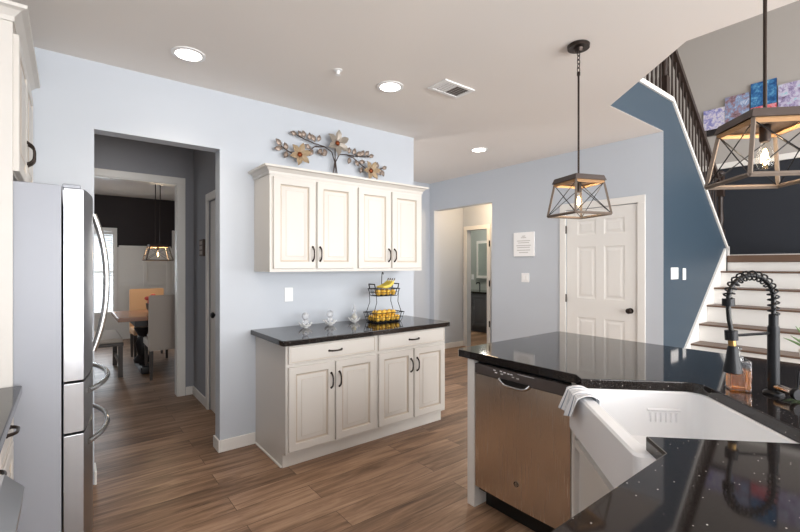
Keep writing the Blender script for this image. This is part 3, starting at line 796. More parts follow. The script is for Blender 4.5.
# white end panel left of the dishwasher and cabinets behind
t = thing('end_panel', 'white end panel left of the stainless dishwasher', 'cabinet panel', (1.88, 1.72, 0))
mb = MB(); mb.box(0, -0.026, 0.0, 0.62, 0.028, 0.872); mb.build('panel', 'trim', t, smooth=False)
t = thing('peninsula_back', 'white back panel of the peninsula facing the stairs', 'cabinet panel', (2.52, 0.6, 0))
mb = MB(); mb.box(0, -1.0, 0, 0.02, 1.148, 0.872); mb.build('panel', 'trim', t, smooth=False)
fl_ = MB(); fl_.box(1.880, 1.052, 0.0, 1.898, 1.083, 0.872); o = fl_.build('filler_strip', 'cab', smooth=False); tag(o, 'narrow cream filler strip between dishwasher and sink cabinet', 'cabinet panel')
t = thing('base_cabinet', 'cream base cabinet under the near counter in front of the viewer', 'cabinet', (0.55, -0.15, 0))
mb = MB(); mb.box(0, 0.0, 0.105, 0.64, 0.58, 0.872); mb.box(0, 0.0, 0, 0.64, 0.51, 0.105); mb.build('body', 'cab', t, smooth=False)

# towel over the left end of the apron
tw = MB(); NA, NB = 40, 34; grid = []
uvl = tw.bm.loops.layers.uv.new('UVMap')
for i in range(NA + 1):
    a = i / NA; row = []
    for j in range(NB + 1):
        b = j / NB; s = -0.075 + b * 0.215
        wob = math.sin(a * 15.5 + 1.2 * b) + 0.5 * math.sin(a * 29 + 2.0)
        u_in = 0.455 + 0.155 * a; u_out = 0.470 + 0.215 * a
        if s < -0.03:                                   # inside the basin
            q_ = (-0.03 - s) / 0.045; v = 0.014 + 0.003 * wob + 0.004; z = ZT + 0.004 - q_ * 0.05; u = u_in
        elif s < 0.03:                                  # over the rim
            q_ = (s + 0.03) / 0.06; v = 0.018 + 0.003 * wob * (1 - q_) - q_ * (0.072) - 0.003 * (1 + wob) * q_; z = ZT + 0.006 + 0.006 * math.sin(PI * q_) + 0.004 * (1 + wob) * math.sin(PI * q_); u = u_in + (u_out - u_in) * q_ * 0.4
        else:                                           # hanging in front
            q_ = (s - 0.03) / 0.11; v = -0.0575 - 0.006 * (1.5 + wob) * (0.5 + q_) - 0.010 * q_
            z = ZT + 0.004 - q_ * (0.075 + 0.022 * math.sin(a * 3.0) + 0.012 * a); u = u_in + (u_out - u_in) * (0.4 + 0.6 * q_)
        row.append((tw.bm.verts.new(P3(u, v, z)), a, b))
    grid.append(row)
for i in range(NA):
    for j in range(NB):
        q4 = [grid[i][j], grid[i + 1][j], grid[i + 1][j + 1], grid[i][j + 1]]
        f = tw.bm.faces.new([x[0] for x in q4])
        for l, x in zip(f.loops, q4): l[uvl].uv = (x[1], x[2])
o = tw.build('dish_towel', 'towel'); tag(o, 'white dish towel with blue grey stripes draped over the sink apron', 'towel')
md = o.modifiers.new('thickness', 'SOLIDIFY'); md.thickness = 0.003; md.offset = 0

# faucet
FB = Vector((2.19, 0.41, 0.9145)); sd = Vector((-0.80, 0.60, 0)); hd = Vector((-0.60, -0.80, 0))
t = thing('kitchen_faucet', 'matte black pull down faucet with spring coil behind the sink', 'faucet', FB)
def FP(s, z, h=0): return sd * s + hd * h + Vector((0, 0, z - FB.z))
mb = MB(); mb.lathe([(0.034, 0), (0.034, 0.006), (0.029, 0.012), (0.0195, 0.016), (0.0195, 0.262), (0.017, 0.268), (0.0155, 0.27), (0.0155, 0.312), (0.012, 0.315)], (0, 0, 0), 24); mb.build('body', 'black_metal', t)
hose = [FP(0, z) for z in (1.22, 1.25, 1.275)] + [FP(0.09 - 0.09 * math.cos(a), 1.292 + 0.09 * math.sin(a)) for a in [k * PI / 14 for k in range(15)]] + [FP(0.181, 1.28), FP(0.181, 1.25), FP(0.178, 1.21), FP(0.17, 1.17), FP(0.168, 1.13), FP(0.165, 1.10)]
mb = MB(); mb.tube(hose, 0.0085, 10); mb.build('hose', 'black', t)
path = [FP(0, z) for z in (1.228, 1.26, 1.292)] + [FP(0.09 - 0.09 * math.cos(a), 1.292 + 0.09 * math.sin(a)) for a in [k * PI / 14 for k in range(1, 15)]] + [FP(0.181, 1.29)]
cum = [0]
for a, b in zip(path[:-1], path[1:]): cum.append(cum[-1] + (b - a).length)
turns = 16; N_ = turns * 12; pts = []
yv = hd
for k in range(N_ + 1):
    d = cum[-1] * k / N_; i = max(j for j in range(len(cum)) if cum[j] <= d + 1e-9); i = min(i, len(path) - 2)
    f_ = (d - cum[i]) / (cum[i + 1] - cum[i]); c = path[i].lerp(path[i + 1], f_)
    tn = (path[min(i + 2, len(path) - 1)] - path[max(i - 1, 0)]).normalized(); nn = tn.cross(yv).normalized()
    an = 2 * PI * turns * k / N_; pts.append(c + (yv * math.cos(an) + nn * math.sin(an)) * 0.0175)
mb = MB(); mb.tube(pts, 0.0033, 6); mb.build('spring_coil', 'black_metal', t)
mb = MB(); mb.tube([FP(0.181, 1.29), FP(0.181, 1.262)], 0.021, 14); mb.build('coil_clamp', 'black_metal', t)
mb = MB(); mb.tube([FP(0.0, 1.155), FP(0.16, 1.145)], 0.0055, 8); mb.tube([FP(0.170, 1.165), FP(0.168, 1.128)], 0.022, 14); mb.build('docking_arm', 'black_metal', t)
mb = MB(); mb.tube([FP(0.167, 1.128), FP(0.165, 1.105)], 0.0135, 14); mb.build('neck_ring', 'gold', t)
mb = MB(); mb.lathe([(0.014, 0.0), (0.018, -0.012), (0.022, -0.05), (0.031, -0.092), (0.032, -0.104), (0.026, -0.108)], FP(0.164, 1.106), 20); mb.build('spray_head', 'black_metal', t)
mb = MB(); mb.tube([FP(0, 0.946, 0.01), FP(0, 0.942, 0.085)], 0.0135, 14); mb.build('lever_stem', 'chrome', t)
mb = MB(); mb.tube([FP(0, 0.942, 0.085), FP(0, 0.942, 0.092), FP(0, 0.942, 0.105)], [0.019, 0.022, 0.020], 20); mb.tube([FP(0, 0.956, 0.098), FP(0.0, 1.03, 0.104)], 0.0032, 8); mb.build('lever_knob', 'black_metal', t)

# soap bottle
t = thing('soap_bottle', 'square glass bottle of amber soap behind the sink spray head', 'soap bottle', (2.150, 0.512, 0.9145), R(30))
mb = MB(); mb.box(-0.036, -0.036, 0, 0.036, 0.036, 0.125, 0.007, 3); mb.build('glass', 'clear', t)
mb = MB(); mb.box(-0.0325, -0.0325, 0.008, 0.0325, 0.0325, 0.085, 0.005, 2); mb.build('soap', 'amber', t)
mb = MB(); mb.lathe([(0.018, 0.1225), (0.018, 0.138), (0.006, 0.139), (0.006, 0.165), (0.012, 0.166), (0.012, 0.174), (0, 0.175)], (0, 0, 0), 16); mb.tube([(0, 0, 0.170), (-0.02, 0.01, 0.171), (-0.04, 0.02, 0.163)], 0.005, 8); mb.build('pump', 'clear', t)

# potted plant at the right edge of the counter
t = thing('potted_plant', 'small spiky green plant in a pale pot on the peninsula edge', 'plant', (2.78, 0.365, 0.9145))
mb = MB(); mb.lathe([(0.045, 0), (0.062, 0.09), (0.064, 0.10), (0.055, 0.10), (0.052, 0.085), (0, 0.085)], (0, 0, 0), 20); mb.build('pot', 'pot', t)
for k in range(26):
    a = k * 2.4; l = 0.10 + 0.05 * random.random(); lean = 0.35 + 0.75 * random.random(); pts = []; 
    for q in range(6):
        s = q / 5; r_ = l * s * lean; pts.append((r_ * math.cos(a), r_ * math.sin(a), 0.084 + l * s * (1.25 - 0.45 * lean) - 0.03 * s * s * lean))
    mb = MB(); mb.tube(pts, [0.006, 0.008, 0.007, 0.006, 0.004, 0.001], 6); mb.build('leaf', 'green', t)

# ------------------------------------------------------------------ things on the buffet
def petals_dish(mb):
    for k in range(8):
        a = k * PI / 4; d = Vector((math.cos(a), math.sin(a), 0)); n = Vector((-d.y, d.x, 0))
        A = [d * 0.012 + n * 0.008 + Vector((0, 0, 0.003)), d * 0.012 - n * 0.008 + Vector((0, 0, 0.003))]
        mb.hull8([d * 0.010 - n * 0.008, d * 0.010 + n * 0.008, d * 0.010 + n * 0.008 + Vector((0, 0, 0.006)), d * 0.010 - n * 0.008 + Vector((0, 0, 0.006))],
                 [d * 0.036 - n * 0.018 + Vector((0, 0, 0.014)), d * 0.036 + n * 0.018 + Vector((0, 0, 0.014)), d * 0.033 + n * 0.017 + Vector((0, 0, 0.019)), d * 0.033 - n * 0.017 + Vector((0, 0, 0.019))])
        mb.hull8([d * 0.036 - n * 0.018 + Vector((0, 0, 0.014)), d * 0.036 + n * 0.018 + Vector((0, 0, 0.014)), d * 0.033 + n * 0.017 + Vector((0, 0, 0.019)), d * 0.033 - n * 0.017 + Vector((0, 0, 0.019))],
                 [d * 0.058 - n * 0.004 + Vector((0, 0, 0.040)), d * 0.058 + n * 0.004 + Vector((0, 0, 0.040)), d * 0.055 + n * 0.004 + Vector((0, 0, 0.043)), d * 0.055 - n * 0.004 + Vector((0, 0, 0.043))])
    mb.lathe([(0.02, 0), (0.022, 0.006), (0, 0.008)], (0, 0, 0), 16)
labs = ['white lotus dish with clear glass ball, leftmost of three glass ornaments', 'white lotus dish with clear glass ball, middle of three glass ornaments', 'white lotus dish with clear pointed glass figure, nearest the fruit basket']
for k, (x, y) in enumerate(((1.53, 3.215), (1.762, 3.225), (2.022, 3.255))):
    t = thing('glass_ornament', labs[k], 'ornament', (x, y, 0.9105), 0.3 * k)
    mb = MB(); petals_dish(mb); mb.build('lotus_dish', 'white_plastic', t)
    mb = MB()
    if k < 2:
        mb.ellip((0, 0, 0.045), (0.028, 0.028, 0.024), 14); mb.ellip((0, 0, 0.094), (0.030, 0.030, 0.032), 16); mb.ellip((0, 0, 0.067), (0.014, 0.014, 0.01), 12)
    else:
        mb.lathe([(0.03, 0.022), (0.034, 0.04), (0.02, 0.07), (0.012, 0.085), (0.02, 0.10), (0.012, 0.125), (0.003, 0.16), (0, 0.162)], (0, 0, 0), 18)
    mb.build('glass_figure', 'crystal', t)
    if k == 2:
        mb = MB(); mb.ellip((0, 0, 0.045), (0.016, 0.016, 0.018), 12); mb.build('candle', 'banana', t, label='pale yellow candle inside')

bk = thing('tiered_fruit_basket', 'black wire two tier fruit basket on the right end of the buffet', 'basket', (2.262, 3.13, 0.9105))
def wire_tray(parent, name, w0, d0, w1, d1, z0, z1, nx, ny):
    mb = MB(); r = 0.0022
    def ring(w_, d_, z, rr):
        mb.tube([(-w_, -d_, z), (-w_ * 0.5, -d_, z), (w_ * 0.5, -d_, z), (w_, -d_, z), (w_, d_, z), (0, d_, z), (-w_, d_, z)], rr, 6, closed=True)
    ring(w1, d1, z1, 0.0038); ring(w0, d0, z0, 0.003); ring((w0 + w1) / 2, (d0 + d1) / 2, (z0 + z1) / 2, r)
    for k in range(nx + 1):
        s = -1 + 2 * k / nx
        mb.tube([(s * w1, -d1, z1), (s * w0, -d0, z0), (s * w0, d0, z0), (s * w1, d1, z1)], r, 5)
    for k in range(ny + 1):
        s = -1 + 2 * k / ny
        mb.tube([(-w1, s * d1, z1), (-w0, s * d0, z0), (w0, s * d0, z0), (w1, s * d1, z1)], r, 5)
    return mb.build(name, 'black_metal', parent)
wire_tray(bk, 'lower_tray', 0.135, 0.082, 0.155, 0.10, 0.006, 0.088, 9, 6)
up = wire_tray(bk, 'upper_tray', 0.105, 0.06, 0.125, 0.075, 0.236, 0.300, 7, 4)
for sx in (-1, 1):
    for sy in (-1, 1):
        mb = MB(); mb.tube([(sx * 0.152, sy * 0.06, 0.088), (sx * 0.118, sy * 0.055, 0.18), (sx * 0.122, sy * 0.055, 0.236), (sx * 0.127, sy * 0.055, 0.300)], 0.003, 6); mb.build('upright', 'black_metal', bk)
    mb = MB(); mb.tube([(sx * 0.125, -0.045, 0.300), (sx * 0.135, -0.045, 0.342), (sx * 0.135, 0.045, 0.342), (sx * 0.125, 0.045, 0.300)], 0.006, 8); mb.build('handle', 'black_metal', up)
mb = MB(); mb.tube([(0.02, 0.078, 0.236), (0.03, 0.078, 0.36), (0.03, 0.076, 0.40), (0.027, 0.068, 0.434), (0.02, 0.05, 0.448), (0.01, 0.03, 0.444), (0.005, 0.018, 0.428)], 0.0035, 8); mb.build('banana_hook', 'black_metal', bk)
fr0 = None
spots = []
for j, yy in enumerate((-0.055, 0.0, 0.055)):
    for i in range(5): spots.append((-0.108 + i * 0.054, yy, 0.037))
for j, yy in enumerate((-0.029, 0.029)):
    for i in range(4): spots.append((-0.08 + i * 0.054, yy, 0.0800))
tops = [(-0.081 + i * 0.054, -0.028, 0.266) for i in range(4)] + [(-0.054 + i * 0.054, 0.028, 0.266) for i in range(3)]
for k, p in enumerate(spots + tops):
    loc = (2.262 + p[0], 3.13 + p[1], 0.9105 + p[2])
    if fr0 is None:
        mb = MB(); mb.ellip((0, 0, 0), (0.0262, 0.0262, 0.0262), 14); mb.mi = 1; mb.lathe([(0.004, 0.0255), (0.003, 0.029), (0, 0.029)], (0, 0, 0), 8)
        f = fr0 = mb.build('yellow_fruit', ['yellow', 'banana_tip'])
    else: f = fr0.copy(); COL.objects.link(f)
    f.location = loc; f.rotation_euler = (random.random() * 2, random.random() * 2, random.random() * 6)
    low = k < len(spots)
    tag(f, 'round yellow orange fruit heaped in the lower basket tray' if low else 'round yellow fruit in the upper basket tray under the bananas', 'fruit', 'fruit in the lower tray' if low else 'fruit in the upper tray')
for k in range(4):
    t = thing('banana', 'yellow banana lying across the upper tray of the basket', 'banana', (2.262, 3.13 - 0.048 + 0.032 * k, 0.9105 + 0.308), 0.0, 'bananas in the upper tray')
    pts = []; rs = []
    for q in range(13):
        s = q / 12; an = -0.15 + 1.35 * s
        pts.append((0.115 * math.sin(an * 1.0) - 0.03 + 0.0 * k, 0.0, 0.098 - 0.092 * math.cos(an)))
        rs.append(0.0045 if q in (0, 12) else 0.0075 if q in (11,) else 0.009 + 0.0065 * math.sin(PI * s))
    mb = MB(); mb.tube(pts, rs, 10); mb.build('peel', 'banana', t)
    e = Vector(pts[-1]); e2 = e + (e - Vector(pts[-2])).normalized() * 0.02; mb = MB(); mb.tube([e, e2], [0.0045, 0.0055], 8); mb.build('stem', 'banana_tip', t)

# metal flower sculpture on top of the wall cabinets: x positions along the wall, z heights
art = thing('metal_flower_sculpture', 'bronze metal flower branch sculpture standing on top of the cream wall cabinets', 'sculpture', (1.872, 3.345, 2.1185))
def ap(x, z, d=0): return ((x - 1.905) * 0.97, -d, (z - 2.119) * 0.93)
st = MB()
stems = [[(1.87, 2.119), (1.885, 2.25), (1.90, 2.36), (1.87, 2.45), (1.80, 2.485), (1.70, 2.47), (1.62, 2.40), (1.53, 2.365)],
         [(1.905, 2.119), (1.905, 2.25), (1.905, 2.38), (1.905, 2.50)],
         [(1.94, 2.119), (1.925, 2.25), (1.91, 2.36), (1.95, 2.44), (2.02, 2.45), (2.10, 2.43), (2.18, 2.38), (2.27, 2.33)],
         [(1.80, 2.485), (1.69, 2.50), (1.60, 2.52), (1.53, 2.545)], [(2.02, 2.45), (2.12, 2.45), (2.20, 2.46), (2.28, 2.47)],
         [(1.53, 2.365), (1.46, 2.38), (1.42, 2.40), (1.39, 2.42)], [(2.27, 2.33), (2.34, 2.345), (2.40, 2.36), (2.45, 2.38)]]
for s_ in stems: st.tube([ap(x, z, 0.012) for x, z in s_], 0.005, 7)
st.build('stem', 'art_stem', art)
def leaf(x, z, ang, l=0.06, m='petal_leaf'):
    mb = MB(); d = Vector((math.cos(ang), 0, math.sin(ang))); n = Vector((-d.z, 0, d.x)); c = Vector(ap(x, z, 0.014))
    w_ = l * 0.30; rows_ = []
    for q, (s, ww, dp) in enumerate(((0, 0.001, 0), (0.3, 0.85, 0.006), (0.55, 1, 0.008), (0.8, 0.6, 0.006), (1, 0.02, 0.0))):
        rows_.append([c + d * (s * l) + n * (w_ * ww) + Vector((0, -dp, 0)), c + d * (s * l) + Vector((0, -dp - 0.006, 0)), c + d * (s * l) - n * (w_ * ww) + Vector((0, -dp, 0))])
    vs = [[mb.bm.verts.new(p) for p in r_] for r_ in rows_]; vb = [[mb.bm.verts.new(p + Vector((0, 0.004, 0))) for p in r_] for r_ in rows_]
    for a, b in zip(range(4), range(1, 5)):
        for i in range(2):
            mb.bm.faces.new((vs[a][i], vs[a][i + 1], vs[b][i + 1], vs[b][i])); mb.bm.faces.new((vb[a][i + 1], vb[a][i], vb[b][i], vb[b][i + 1]))
        mb.bm.faces.new((vs[a][0], vs[b][0], vb[b][0], vb[a][0])); mb.bm.faces.new((vs[b][2], vs[a][2], vb[a][2], vb[b][2]))
    return mb.build('leaf', m, art)
for x, z, an in ((1.39, 2.42, 2.3), (1.40, 2.405, 3.4), (1.44, 2.39, 1.9), (1.44, 2.385, 4.4), (1.53, 2.545, 2.9), (1.58, 2.53, 2.2), (1.60, 2.53, 1.8), (1.65, 2.52, 1.6), (1.70, 2.51, 2.0), (1.73, 2.52, 1.3),
                 (1.66, 2.44, 2.6), (1.68, 2.44, 4.2), (1.77, 2.46, 4.0), (1.82, 2.42, 3.3), (1.79, 2.47, 5.0), (2.05, 2.46, 1.5), (2.10, 2.46, 1.3), (2.13, 2.46, 0.5), (2.18, 2.46, 1.0), (2.23, 2.47, 0.9), (2.27, 2.47, 0.3),
                 (2.06, 2.43, 4.5), (2.12, 2.41, 5.3), (2.16, 2.40, 0.1), (2.20, 2.36, 4.4), (2.34, 2.35, 1.1), (2.37, 2.36, 1.5), (2.43, 2.37, 0.4), (2.42, 2.36, 5.2), (2.36, 2.35, 5.6)):
    leaf(x, z, an, 0.062 + 0.010 * random.random())
def flower(x, z, rad, m, rot):
    pr = MB(); pr.lathe([(0.02, 0.0), (0.022, 0.012), (0.014, 0.02), (0, 0.022)], ap(x, z, 0.03), 14, Matrix.Rotation(R(90), 4, 'X')); core = pr.build('flower', 'copper', art, label='metal flower with copper heart')
    for k in range(6):
        a = rot + k * PI / 3; d = Vector((math.cos(a), 0, math.sin(a))); n = Vector((-d.z, 0, d.x)); c = Vector(ap(x, z, 0.03)); mb = MB()
        rows_ = []
        for (s, ww, dp) in ((0.12, 0.14, 0), (0.4, 0.27, 0.012), (0.68, 0.24, 0.024), (0.9, 0.09, 0.026), (1.0, 0.02, 0.022)):
            rows_.append([c + d * (s * rad) + n * (rad * ww) + Vector((0, -dp - 0.01, 0)), c + d * (s * rad) + Vector((0, -dp + 0.004, 0)), c + d * (s * rad) - n * (rad * ww) + Vector((0, -dp - 0.01, 0))])
        vs = [[mb.bm.verts.new(p) for p in r_] for r_ in rows_]; vb = [[mb.bm.verts.new(p + Vector((0, 0.003, 0))) for p in r_] for r_ in rows_]
        for i_ in range(4):
            for i in range(2):
                mb.bm.faces.new((vs[i_][i], vs[i_][i + 1], vs[i_ + 1][i + 1], vs[i_ + 1][i])); mb.bm.faces.new((vb[i_][i + 1], vb[i_][i], vb[i_ + 1][i], vb[i_ + 1][i + 1]))
            mb.bm.faces.new((vs[i_][0], vs[i_ + 1][0], vb[i_ + 1][0], vb[i_][0])); mb.bm.faces.new((vs[i_ + 1][2], vs[i_][2], vb[i_][2], vb[i_ + 1][2]))
        mb.build('petal', m, core)
flower(1.545, 2.365, 0.098, 'petal', 0.3); flower(1.915, 2.535, 0.115, 'petal_silver', 0.5); flower(2.285, 2.325, 0.095, 'petal', 0.1)

# ------------------------------------------------------------------ staircase
stc = thing('staircase', 'white staircase with brown wooden treads rising beside the dark blue wall', 'stairs', (4.74, 1.14, 0))
O = Vector((4.74, 1.14, 0)); RI = 0.193; RU = 0.2505; X1 = 4.775; Y0 = 0.56; Y1 = YC - 0.023
def sbox(name, a, m, bev=0):
    b = MB(); b.box(a[0] - O.x, a[1] - O.y, a[2], a[3] - O.x, a[4] - O.y, a[5], bev); return b.build(name, m, stc, smooth=bool(bev))
for k in range(8):
    xr = X1 + k * RU + 0.026
    sbox('riser', (xr, Y0, k * RI if k == 0 else k * RI + 0.001, xr + 0.018, Y1, (k + 1) * RI - (0.021 if k < 7 else 0.086)), 'riser')
    if k < 7: sbox('tread', (X1 + k * RU, Y0, (k + 1) * RI - 0.020, X1 + (k + 1) * RU + 0.044, Y1, (k + 1) * RI, ), 'stair_wood', 0.006)
xl = X1 + 7 * RU
sbox('landing', (xl, Y0, 8 * RI - 0.085, 7.514, Y1, 8 * RI), 'stair_wood', 0.006)
sbox('landing_back', (6.665, Y1 + 0.002, 8 * RI - 0.05, 7.514, 2.949, 8 * RI), 'stair_wood')
b = MB(); b.prism([(X1 - O.x + 0.03, 0), (7.5 - O.x, 0), (7.5 - O.x, 8 * RI - 0.06), (xl - O.x + 0.05, 8 * RI - 0.06), (X1 - O.x + 0.03, 0.10)], 0, 0.03)
b.xform(Matrix.Translation((0, Y0 - 0.001 - O.y, 0)) @ Matrix.Rotation(R(90), 4, 'X')); b.build('stringer', 'riser', stc, smooth=False)
b = MB()
for k in range(8):
    b.box(6.58 - (k + 1) * 0.235 - O.x, 1.832 - O.y, 8 * RI + k * RI - 0.05, 6.60 - k * 0.235 - O.x, 2.945 - O.y, 8 * RI + (k + 1) * RI - 0.008)
b.build('upper_flight', 'riser', stc, smooth=False)

rl = thing('stair_railing', 'dark wood stair railing with balusters above the blue stair wall', 'railing', (4.84, YC + 0.058, 3.126))
Q = Vector((4.84, YC + 0.058, 3.126))
def rake(x): return 3.126 - (x - 4.84) * (1.48 / 1.79)
def rb(name, mb, m): mb.xform(Matrix.Translation(-Q)); return mb.build(name, m, rl)
yr = Q.y
hb = slant([(4.80, 3.96 - 0.06), (6.58, 3.96 - 0.06 - 1.78 * (1.48 / 1.79))], 0.07, yr - 0.032, yr + 0.032); rb('handrail', hb, 'rail_wood')
hb = MB(); hb.box(3.60, yr - 0.032, 3.90, 4.80, yr + 0.032, 3.96, 0.01); rb('handrail', hb, 'rail_wood')
BAL = lambda h: [(0.013, 0), (0.013, h * 0.16), (0.010, h * 0.2), (0.013, h * 0.3), (0.010, h * 0.45), (0.009, h * 0.75), (0.009, h)]
for k in range(16):
    x = 4.905 + k * 0.099; z0 = rake(x); h = 0.70
    b = MB(); b.lathe(BAL(h + 0.03), (x, yr, z0 + 0.001), 8); rb('baluster', b, 'rail_wood')
for k in range(11):
    x = 3.70 + k * 0.1; b = MB(); b.lathe(BAL(0.772), (x, yr, 3.127), 8); rb('baluster', b, 'rail_wood')
for x, z0, z1 in ((4.80, 3.127, 4.08), (6.585, 1.66, 2.62)):
    b = MB(); b.box(x - 0.04, yr - 0.04, z0, x + 0.04, yr + 0.04, z0 + 0.22, 0.004)
    b.lathe([(0.032, 0.22), (0.024, 0.26), (0.036, 0.34), (0.026, 0.5), (0.03, 0.62), (0.03, 0.64)], (x, yr, z0), 12)
    b.box(x - 0.038, yr - 0.038, z0 + 0.64, x + 0.038, yr + 0.038, z1 - 0.04, 0.004); b.lathe([(0.045, 0), (0.05, 0.02), (0.02, 0.05), (0, 0.055)], (x, yr, z1 - 0.04), 12); rb('newel_post', b, 'rail_wood')

# canvases on the landing wall: (y0, y1, z0, z1)
cv = [('canvas_print', 'blue violet photo canvas, lowest and leftmost on the stairwell wall', (1.95, 2.21, 3.435, 3.73), ((84, 88, 160), (150, 150, 200), (220, 214, 220), (70, 120, 170)), 1.3),
      ('canvas_print', 'dark busy photo canvas left of the tall blue canvas on the stairwell wall', (1.665, 1.945, 3.42, 3.85), ((44, 36, 44), (150, 120, 130), (120, 150, 190), (220, 220, 226)), 2.7),
      ('canvas_print', 'deep blue photo canvas behind the near lantern rod, tallest on the stairwell wall', (1.375, 1.65, 3.62, 3.95), ((20, 60, 110), (30, 84, 140), (60, 120, 170), (120, 180, 210)), 4.1),
      ('canvas_print', 'narrow black canvas hanging lowest beside the stair handrail', (1.93, 2.17, 3.345, 3.43), ((18, 18, 22), (28, 26, 30), (44, 40, 44), (24, 24, 30)), 9.3),
      ('canvas_print', 'red and pink photo canvas just below the deep blue canvas', (1.375, 1.65, 3.44, 3.615), ((150, 30, 44), (200, 60, 70), (230, 160, 170), (120, 60, 90)), 5.9),
      ('canvas_print', 'turquoise and mauve photo canvas right of the deep blue canvas', (1.03, 1.36, 3.42, 3.84), ((70, 40, 50), (150, 140, 180), (200, 196, 214), (90, 190, 200)), 8.2)]
for k, (n, l, (a, b, c, d), cols, sd_) in enumerate(cv):
    t = thing(n, l, 'picture', (7.549, (a + b) / 2, (c + d) / 2), R(-90))
    mb = MB(); mb.box(-(b - a) / 2, -0.03, -(d - c) / 2, (b - a) / 2, 0, (d - c) / 2); mb.build('stretcher_frame', 'frame_dark', t, smooth=False)
    mb = MB(); mb.box(-(b - a) / 2, -0.034, -(d - c) / 2, (b - a) / 2, -0.0302, (d - c) / 2); mb.build('printed_canvas', canvas('canvas_print_%d' % k, *cols, sd_), t, smooth=False)

# ------------------------------------------------------------------ lamps
def add_point(parent, loc, power, color, size=0.03):
    l = bpy.data.lights.new('bulb_light', 'POINT'); l.energy = power; l.color = color; l.shadow_soft_size = 0.015
    o = bpy.data.objects.new('bulb_light', l); COL.objects.link(o); o.parent = parent; o.location = loc; return o
WARM = (1.0, 0.80, 0.56)
def lantern(label, loc, rot, rods=((0, 0),), s0=0.125, s1=0.102, zb=-1.021, zt=-0.825, roof=0.03, power=3.5, light=True):
    """origin on the ceiling; cage hangs between zb and zt"""
    t = thing('pendant_lantern', label, 'pendant light', loc, rot)
    mb = MB(); mb.lathe([(0.062, -0.024), (0.064, -0.006), (0.06, -0.0005)], (0, 0, 0), 24); mb.mi = 0; mb.lathe([(0.02, -0.045), (0.03, -0.026), (0.03, -0.024)], (0, 0, 0), 16); mb.build('canopy', 'bronze', t)
    if len(rods) == 1:
        for k in range(5):
            ch = MB(); pts = []
            for q in range(10):
                a = 2 * PI * q / 10; p = Vector((0.009 * math.cos(a), 0, 0.016 * math.sin(a)))
                if k % 2: p = Vector((0, p.x, p.z))
                pts.append(p + Vector((0, 0, -0.055 - k * 0.024)))
            ch.tube(pts, 0.0025, 6, closed=True); ch.build('chain_link', 'bronze', t)
        rt = -0.165
    else: rt = -0.02
    for x, y in rods:
        mb = MB(); mb.tube([(x, y, rt), (x, y, zt + roof)], 0.006, 10)
        if len(rods) == 1: mb.tube([(x, y, rt - 0.02), (x, y, rt)], 0.010, 10)
        mb.build('rod', 'bronze', t)
    st_ = s1 + 0.006
    mb = MB()
    mb.hull8([(-st_, -st_, zt), (st_, -st_, zt), (st_, st_, zt), (-st_, st_, zt)], [(-s1 + 0.004, -s1 + 0.004, zt + roof), (s1 - 0.004, -s1 + 0.004, zt + roof), (s1 - 0.004, s1 - 0.004, zt + roof), (-s1 + 0.004, s1 - 0.004, zt + roof)])
    mb.build('roof', 'lamp_top', t, smooth=False)
    h = 0.0066
    s1 = s1 - 0.006
    cg = MB(); ci = MB()
    def bar(m_, p, q, w_=h):
        m_.tube([p, q], w_ * 1.25, 4)
    for i in range(4):
        a = ((-1, -1), (1, -1), (1, 1), (-1, 1))[i]; b = ((-1, -1), (1, -1), (1, 1), (-1, 1))[(i + 1) % 4]
        bar(cg, (a[0] * s1, a[1] * s1, zt), (a[0] * s0, a[1] * s0, zb)); bar(cg, (a[0] * s0, a[1] * s0, zb), (b[0] * s0, b[1] * s0, zb)); bar(ci, (a[0] * s1, a[1] * s1, zt - 0.008), (b[0] * s1, b[1] * s1, zt - 0.008), h * 1.2)
    cg.build('cage', 'lamp_wood', t, smooth=False); ci.build('top_rail', 'lamp_inner', t, smooth=False)
    for i in range(4):
        a = ((-1, -1), (1, -1), (1, 1), (-1, 1))[i]; b = ((-1, -1), (1, -1), (1, 1), (-1, 1))[(i + 1) % 4]
        x = MB(); x.tube([(a[0] * s1, a[1] * s1, zt - 0.01), (b[0] * s0, b[1] * s0, zb)], 0.0022, 6); x.tube([(b[0] * s1, b[1] * s1, zt - 0.01), (a[0] * s0, a[1] * s0, zb)], 0.0022, 6); x.build('cross_wire', 'black_metal', t)
    mb = MB(); mb.lathe([(0.012, zt), (0.017, zt - 0.005), (0.017, zt - 0.055), (0.013, zt - 0.06)], (0, 0, 0), 14); mb.build('socket', 'bronze', t)
    mb = MB(); mb.lathe([(0.012, zt - 0.058), (0.014, zt - 0.07), (0.026, zt - 0.10), (0.029, zt - 0.125), (0.022, zt - 0.15), (0, zt - 0.162)], (0, 0, 0), 16); bu = mb.build('bulb', 'bulb_glass', t)
    mb = MB(); mb.ellip((0, 0, zt - 0.112), (0.009, 0.009, 0.030), 10); mb.build('filament', 'filament', bu)
    add_point(t, (0, 0, zt - 0.112), power, WARM, 0.03)
    return t
lantern('open wooden cage lantern pendant hanging in front of the white door', (2.407, 1.342, H), R(-21))
lantern('large near wooden cage lantern pendant hanging above the sink at the right edge', (1.945, 0.387, H), R(-46))
lantern('wooden cage lantern pendant on two rods over the dining table', (1.02, 7.0, H), 0, rods=((-0.03, 0), (0.03, 0)), s0=0.17, s1=0.12, zb=-1.25, zt=-1.05, power=22)

